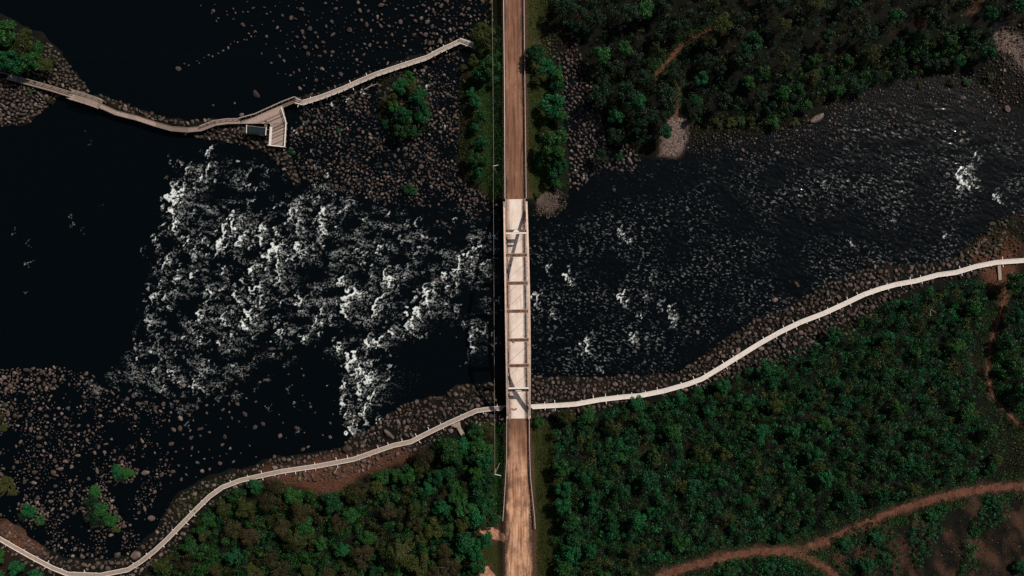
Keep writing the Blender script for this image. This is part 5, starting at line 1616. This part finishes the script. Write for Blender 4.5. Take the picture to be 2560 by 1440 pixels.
# single boulders one can pick out: x, y, half length px, half width px, turn in degrees, label
BIG = [(445, 172, 8, 7, 0, 'round pale boulder alone in the black water at the end of a stone line'),
       (641, 236, 12, 8, -60, 'large craggy boulder in the black water above the viewing platform'),
       (586, 258, 4.5, 3.5, 90, 'small pale stone in the black water above the walkway bend'),
       (604, 287, 6, 6, 0, 'round boulder in the water just above the railing beside the platform'),
       (532, 263, 3.5, 3, 0, 'tiny pale stone left of the other stones above the walkway bend'),
       (762, 118, 9, 7, 20, 'big angular boulder in the water left of centre above the upper walkway'),
       (874, 74, 7, 8, 90, 'dark round boulder in the water with a small stone at its top'),
       (953, 13, 8, 6, 10, 'large blocky boulder near the top edge of the frame'),
       (830, 87, 9, 5, 35, 'slanted long boulder in the black water near the top'),
       (972, 65, 7, 5, 0, 'flat grey boulder in the upper black water right of centre'),
       (1080, 66, 6, 5, 60, 'tilted slab boulder in the upper stony water near the wood'),
       (452, 306, 9, 6, -10, 'rounded boulder on the dike just above the left walkway bend'),
       (973, 1087, 17, 9, -48, 'largest boulder on the bank, long and pale, above the left boardwalk'),
       (931, 1072, 9, 7, -20, 'reddish boulder at the waterline left of the largest bank boulder'),
       (948, 1069, 7, 6, 10, 'round brown boulder at the waterline just above the largest bank boulder'),
       (868, 1122, 12, 12, 0, 'great round boulder on the shore above the boardwalk left of the rapids foot'),
       (1041, 1006, 8, 7, 20, 'square boulder standing in the water off the left bank'),
       (1061, 1006, 7, 6, 40, 'pointed boulder beside the square boulder off the left bank'),
       (1098, 997, 11, 7, 5, 'wide flat boulder at the waterline of the left bank'),
       (1123, 986, 8, 6, -60, 'oblong upright boulder at the waterline near the bridge shadow'),
       (1139, 986, 9, 7, 0, 'broad brown boulder right of the oblong one near the bridge'),
       (1147, 970, 6, 5, 70, 'tall narrow boulder topmost at the bank corner near the bridge'),
       (1157, 973, 8, 8, 0, 'round dark boulder topmost at the bank corner near the bridge'),
       (1349, 942, 7, 4, 0, 'pale oblong boulder at the waterline right beside the bridge'),
       (1337, 942, 4, 5, 20, 'small white block at the waterline touching the bridge edge'),
       (1548, 940, 7, 5, -40, 'pale wedge boulder on the shore right of the bridge'),
       (1564, 940, 6, 6, 30, 'pale square boulder on the shore beside the wedge boulder'),
       (1895, 800, 8, 6, 0, 'big boulder topping the rocky bank where it rises right of the bridge'),
       (1885, 806, 6, 7, 0, 'boulder just left of the bank top boulder right of the bridge'),
       (1992, 710, 9, 7, -50, 'lone reddish boulder in the river off the right bank'),
       (1936, 750, 9, 8, 20, 'angular dark boulder in the water off the right bank'),
       (1961, 755, 6, 6, 0, 'small dark boulder close to the angular boulder off the right bank'),
       (2117, 736, 9, 5, 65, 'long pale boulder leaning on the bank beside the pale boardwalk'),
       (2225, 660, 8, 6, 30, 'dark boulder at the waterline near the right end of the boardwalk'),
       (2240, 677, 7, 6, -40, 'pale grey boulder on the bank below the waterline boulder at right'),
       (2255, 678, 6, 7, 60, 'grey block boulder on the bank at right beside another grey one'),
       (2176, 650, 5, 8, 90, 'narrow upright boulder in the water off the right bank'),
       (2098, 706, 7, 5, 0, 'flat boulder at the upper fringe of the right bank'),
       (1744, 832, 4.5, 5, 90, 'lone pale stone in the water off the right bank curve'),
       (1575, 403, 11, 6, -65, 'long pale slab boulder at the mouth of the side stream'),
       (1535, 475, 7, 5, 20, 'grey boulder in the river below the side stream mouth'),
       (1428, 397, 7, 5, -30, 'reddish pale boulder at the edge of the trees right of the road'),
       (2045, 295, 22, 10, 25, 'broad brown rock outcrop on the upper right shore'),
       (2518, 272, 9, 10, 90, 'dark round boulder in the shallows at the far right'),
       (2408, 245, 7, 7, 0, 'reddish round boulder in the upper right shallows'),
       (2198, 268, 6, 6, 0, 'lone pale boulder in the dark water off the upper right shore'),
       (2220, 367, 5, 5, 0, 'pale stone in the rippled water at upper right'),
       (1850, 355, 7, 6, 20, 'square dark boulder on the stony shore left of the outcrop'),
       (1825, 355, 6, 7, 60, 'tall pale boulder on the stony shore below the bushes'),
       (398, 930, 6.5, 6, 20, 'pale round boulder in foam at the lower left of the rapids'),
       (578, 829, 6, 6.5, 90, 'pale boulder breaking the white water left of centre'),
       (677, 872, 9, 6, 10, 'pale flat boulder in the calm patch below the rapids'),
       (703, 886, 8, 4, -50, 'slanting boulder right of the pale flat boulder below the rapids'),
       (736, 893, 6, 4, 0, 'small oblong boulder at the right end of the calm patch'),
       (866, 1058, 8, 7, 0, 'brown boulder at the foot of the rapids off the left bank'),
       (895, 1048, 7, 5, -20, 'reddish boulder in the white water near the left bank'),
       (825, 1093, 7, 5, -20, 'pale boulder alone in the black pool left of the rapids foot'),
       (776, 1018, 5, 4, 0, 'small pale stone in the black pool below the rapids'),
       (757, 1124, 6, 5, 20, 'pale stone in the pool close to the boardwalk bank'),
       (685, 1143, 6, 6, 0, 'round stone at the pool edge close to the boardwalk'),
       (345, 1010, 8, 6, 0, 'flat pale boulder upper in the lower left shallows'),
       (338, 1043, 8, 5, 80, 'upright boulder in a group of three in the left shallows'),
       (363, 1182, 10, 8, 0, 'large pale boulder right of the bush in the left shallows'),
       (501, 1073, 8, 5, 10, 'pale elongated boulder alone at the right of the left shallows'),
       (432, 1180, 6, 6, 0, 'round boulder in open black water above the boardwalk bend'),
       (378, 1297, 9, 9, -30, 'angular grey boulder in the inlet above the lower boardwalk'),
       (340, 1388, 13, 14, 0, 'great round grey boulder at the inlet shore touching the boardwalk bank'),
       (293, 1388, 9, 9, 30, 'grey peaked boulder at the inlet shore left of the great round one'),
       (96, 1095, 9, 7, 20, 'biggest boulder among the left shallows near the frame edge'),
       (96, 1115, 9, 6, 0, 'flat boulder below the biggest of the left shallows'),
       (151, 1172, 8, 6, 0, 'pale boulder in the black channel of the left shallows'),
       (133, 1182, 8, 8, 0, 'round grey boulder beside the black channel of the left shallows'),
       (84, 1207, 7, 6, -20, 'grey boulder right of the olive bush in the left shallows'),
       (65, 925, 10, 5, 0, 'flat brown boulder topmost in the cluster at the left edge'),
       (65, 950, 9, 5, 10, 'long brown boulder lower in the cluster at the left edge'),
       (1053, 417, 7, 8, 60, 'largest pale boulder of the stony shallows above the rapids'),
       (1126, 459, 8, 6, 0, 'pale flat boulder near the trees above the rapids'),
       (1100, 330, 7, 6, 30, 'pale boulder by the small falls left of the road'),
       (987, 390, 6, 7, 0, 'dark pale-edged boulder central in the stony shallows'),
       (752, 320, 7, 6, 0, 'boulder in the stony shallows just right of the platform'),
       (785, 305, 9, 6, 30, 'slanted boulder right of the platform below the walkway'),
       (1370, 545, 4, 3, 0, 'small pale stone in the water below the stone pier head'),
       (1396, 563, 4, 3, -30, 'lone pale stone in the river right of the bridge top'),
       ]
lineup = [(462, 160), (472, 165), (494, 152), (497, 158), (508, 146), (524, 138), (531, 142), (548, 135), (556, 127), (570, 120), (576, 112), (585, 105), (593, 106), (610, 98), (618, 102), (628, 90), (635, 82), (640, 78), (528, 35), (545, 46), (540, 52), (568, 36), (582, 22), (590, 34), (565, 30), (585, 50), (616, 4), (620, 32)]
for (x, y) in lineup:
    ROCKS.append((x + random.uniform(-2, 2), y + random.uniform(-2, 2), random.uniform(0.3, 0.5), 'in the thin line of stones across the upper black water'))
# drop small rocks that would sit inside the big ones or on the walkways
def clear_of_big(r):
    for q in BIG:
        if (q[0] - r[0]) ** 2 + (q[1] - r[1]) ** 2 < (max(q[2], q[3]) + r[2] / S * 0.5) ** 2:
            return False
    return True
ROCKS = [r for r in ROCKS if clear_of_big(r)]
RA = np.array([(r[0], r[1], r[2]) for r in ROCKS])
dw = np.full(len(RA), 1e9)
for ln in (LINE_SW, LINE_SE, LINE_NW, LINE_NB, LINE_NC, LINE_NE, [(700, 275), (712, 310), (695, 360), (680, 320)], [(618, 323), (666, 328)]):
    dw = np.minimum(dw, dist_line(RA[:, 0], RA[:, 1], ln))
ROCKS = [r for r, d_ in zip(ROCKS, dw) if d_ > 6.5 + 0.6 * r[2] / S or (r[2] < 0.36 and d_ > 4)]
ROCKS.sort(key=lambda r: -r[2] * (1.12 if r[3] in (W_SH, W_UP, W_MID, W_RP) else 1.0))
N_IND = 300 - len(BIG)
IND, REST = ROCKS[:N_IND], ROCKS[N_IND:]
def place_z(x, y):
    return np.maximum(gz(x, y), -0.05)
VAR3 = []
for i in range(10):
    V, Fa = rock_arrays(50 + i, 3)
    VAR3.append(mesh_np('boulder', V, Fa, M_ROCK))
def boulder(px, py, a, c, rot, label, group=None, hz=None):
    x, y = W(px, py)
    z = float(place_z(x, y))
    x, y = W(px, py, z + 0.3)
    o = obj('boulder', random.choice(VAR3), None, label, 'boulder', group)
    o.location = (x, y, z + 0.12 * min(a, c))
    o.scale = (a, c, hz or min(a, c) * random.uniform(0.75, 1.0))
    o.rotation_euler = (random.uniform(-0.15, 0.15), random.uniform(-0.15, 0.15), rot)
for q in BIG:
    boulder(q[0], q[1], q[2] * S * 0.95, q[3] * S * 1.1, math.radians(q[4]), q[5])
LINE_SR_ = LINE_SE
for r in IND:
    px_, wh = r[0], r[3]
    zone = ''
    if wh in (W_SR, W_SL):
        ln = LINE_SR_ if wh == W_SR else LINE_SW
        side = 'above' if r[1] < np.interp(px_, [q[0] for q in ln], [q[1] for q in ln]) else 'below'
        span = ('beside the bridge' if px_ < 1480 else 'left of the curve' if px_ < 1700 else 'at the curve' if px_ < 1900 else 'midway' if px_ < 2120 else 'near the right edge') if wh == W_SR else ('beside the bridge' if px_ > 1080 else 'near the largest boulder' if px_ > 900 else 'midway' if px_ > 640 else 'at the inlet bend' if px_ > 380 else 'at the inlet')
        lab = f"brown boulder {side} the {'pale' if wh == W_SR else 'left'} boardwalk, {span}, rocky bank"
    else:
        zone = 'upper' if r[1] < {W_SH: 1090, W_UP: 70, W_MID: 360}.get(wh, -1e9) else 'lower' if wh in (W_SH, W_UP, W_MID) else 'rounded'
        hside = '' if wh not in (W_SH, W_UP, W_MID) else 'left ' if px_ < {W_SH: 200, W_UP: 900, W_MID: 950}[wh] else 'right '
        lab = f'{zone} {hside}brown boulder {wh}'
    boulder(r[0], r[1], r[2], r[2], random.uniform(0, 6.28), lab, 'boulders ' + r[3])
VAR2 = [rock_arrays(80 + i, 2) for i in range(12)]
VAR1 = [rock_arrays(180 + i, 1) for i in range(12)]
def stone_mass():
    rs = np.random.default_rng(77)
    Vs, Fs, Ts = [], [], []
    n0 = 0
    A = np.array([(r[0], r[1], r[2]) for r in REST])
    x = (A[:, 0] - NX) * S
    y = (NY - A[:, 1]) * S
    z = place_z(x, y)
    k = (ALT - z) / ALT
    x, y = x * k, y * k
    for i in range(len(A)):
        V, Fa = (VAR2 if A[i, 2] > 0.42 else VAR1)[rs.integers(0, 12)]
        a = rs.uniform(0, 6.283)
        ca, sa = math.cos(a), math.sin(a)
        s = A[i, 2]
        st = rs.uniform(0.85, 1.25)
        vx, vy, vz = V[:, 0] * s * st, V[:, 1] * s / st, V[:, 2] * s * rs.uniform(0.8, 1.15)
        Vs.append(np.stack([vx * ca - vy * sa + x[i], vx * sa + vy * ca + y[i], vz + z[i] + 0.15 * s], -1))
        Fs.append(Fa + n0)
        Ts.append(np.full(len(V), rs.uniform(0, 1) if REST[i][3] not in (W_UP, W_SH) else rs.uniform(0.2, 1)))
        n0 += len(V)
    me = mesh_np('boulders', np.concatenate(Vs), np.concatenate(Fs), M_ROCKS)
    attr(me, 'tint', np.concatenate(Ts))
    obj('boulders', me, label='brown stones covering the river banks and shallows', cat='stones', kind='stuff')
stone_mass()

# gravel bar and pitched stone around the pier head
def pebble_mass():
    rs = np.random.default_rng(78)
    pts = []
    g = random_in(GRAVEL, 240, 31)
    for p in g: pts.append((p, rs.uniform(0.12, 0.3)))
    px, py = W(*PIER)
    for ring in range(7):
        R = 1.6 + ring * 0.62
        n = int(2 * math.pi * R / 0.75)
        for k in range(n):
            a = 2 * math.pi * k / n + ring * 0.3
            if 1.7 < a % 6.283 < 3.6 or rs.uniform() < 0.12:
                continue
            x, y = px + (R + rs.normal(0, .12)) * math.cos(a), py + (R + rs.normal(0, .12)) * math.sin(a) * 0.85
            pts.append((np.array([x, y, float(gz(x, y)) + 0.02]), rs.uniform(0.22, 0.45)))
    g = random_in(CLEAR_SE, 2200, 32)
    for p in g: pts.append((p, rs.uniform(0.07, 0.24) if rs.uniform() < 0.96 else 0.36))
    for p in np.concatenate([along(TRACK, 700, 0.0, 2.4, 71), along(TRACK_B, 120, 0.0, 2.0, 72)]): pts.append((p + np.array([0, 0, 0.05]), rs.uniform(0.06, 0.2)))
    for p in random_in([(640, 1180), (900, 1130), (1060, 1130), (900, 1190), (830, 1235), (700, 1210)], 300, 33): pts.append((p, rs.uniform(0.15, 0.35)))
    for p in random_in([(2470, 62), (2520, 90), (2560, 110), (2600, 200), (2540, 190), (2490, 130)], 500, 34): pts.append((p, rs.uniform(0.15, 0.35)))
    Vs, Fs, Ts, n0 = [], [], [], 0
    for p, s in pts:
        V, Fa = VAR1[rs.integers(0, 12)]
        a = rs.uniform(0, 6.283)
        ca, sa = math.cos(a), math.sin(a)
        Vs.append(np.stack([(V[:, 0] * ca - V[:, 1] * sa) * s + p[0], (V[:, 0] * sa + V[:, 1] * ca) * s + p[1], V[:, 2] * s + p[2]], -1))
        Fs.append(Fa + n0)
        Ts.append(np.full(len(V), rs.uniform(0.4, 1)))
        n0 += len(V)
    me = mesh_np('gravel', np.concatenate(Vs), np.concatenate(Fs), M_ROCKS)
    attr(me, 'tint', np.concatenate(Ts))
    obj('gravel', me, label='small stones strewn over the gravel bar and clearings', cat='gravel', kind='stuff')
pebble_mass()

# drift logs and branches
def log(ax, ay, bx, by, r, label):
    p, q = ground_pt(ax, ay, 0.5), ground_pt(bx, by, 0.5)
    p.z, q.z = max(p.z, 0.35), max(q.z, 0.35)
    b = MB()
    m = p.lerp(q, 0.5) + Vector((random.uniform(-.2, .2), random.uniform(-.2, .2), 0.1))
    b.tube([p, m, q], [r, r * 0.8, r * 0.35], 7)
    d = (q - p) * 0.3
    b.tube([m, m + Vector((d.x - d.y, d.y + d.x, 0.5)) * 0.5], [r * 0.5, r * 0.15], 5)
    b.build('drift_log', M_WOOD_OLD, label=label, cat='log', group='drift logs')
log(912, 224, 945, 209, 0.16, 'pale drift log lying below the upper walkway')
log(975, 187, 1010, 180, 0.12, 'thin drift log just under the upper walkway left of the dark clump')
log(836, 1183, 850, 1164, 0.12, 'bleached branch on the red brown bank below the left boardwalk')
log(2325, 790, 2326, 770, 0.12, 'bleached dead stem standing among bushes below the pale boardwalk')
log(2326, 773, 2340, 783, 0.10, 'bleached dead branch slanting from the stem below the pale boardwalk')
log(1512, 1000, 1517, 1013, 0.10, 'pale stick on the bank beside the pale boardwalk near the bridge')
log(1560, 335, 1557, 318, 0.10, 'thin bare stem at the edge of the dark wood by the stream')
print('rocks', len(ROCKS) + len(BIG), 'trees', len(TREES))
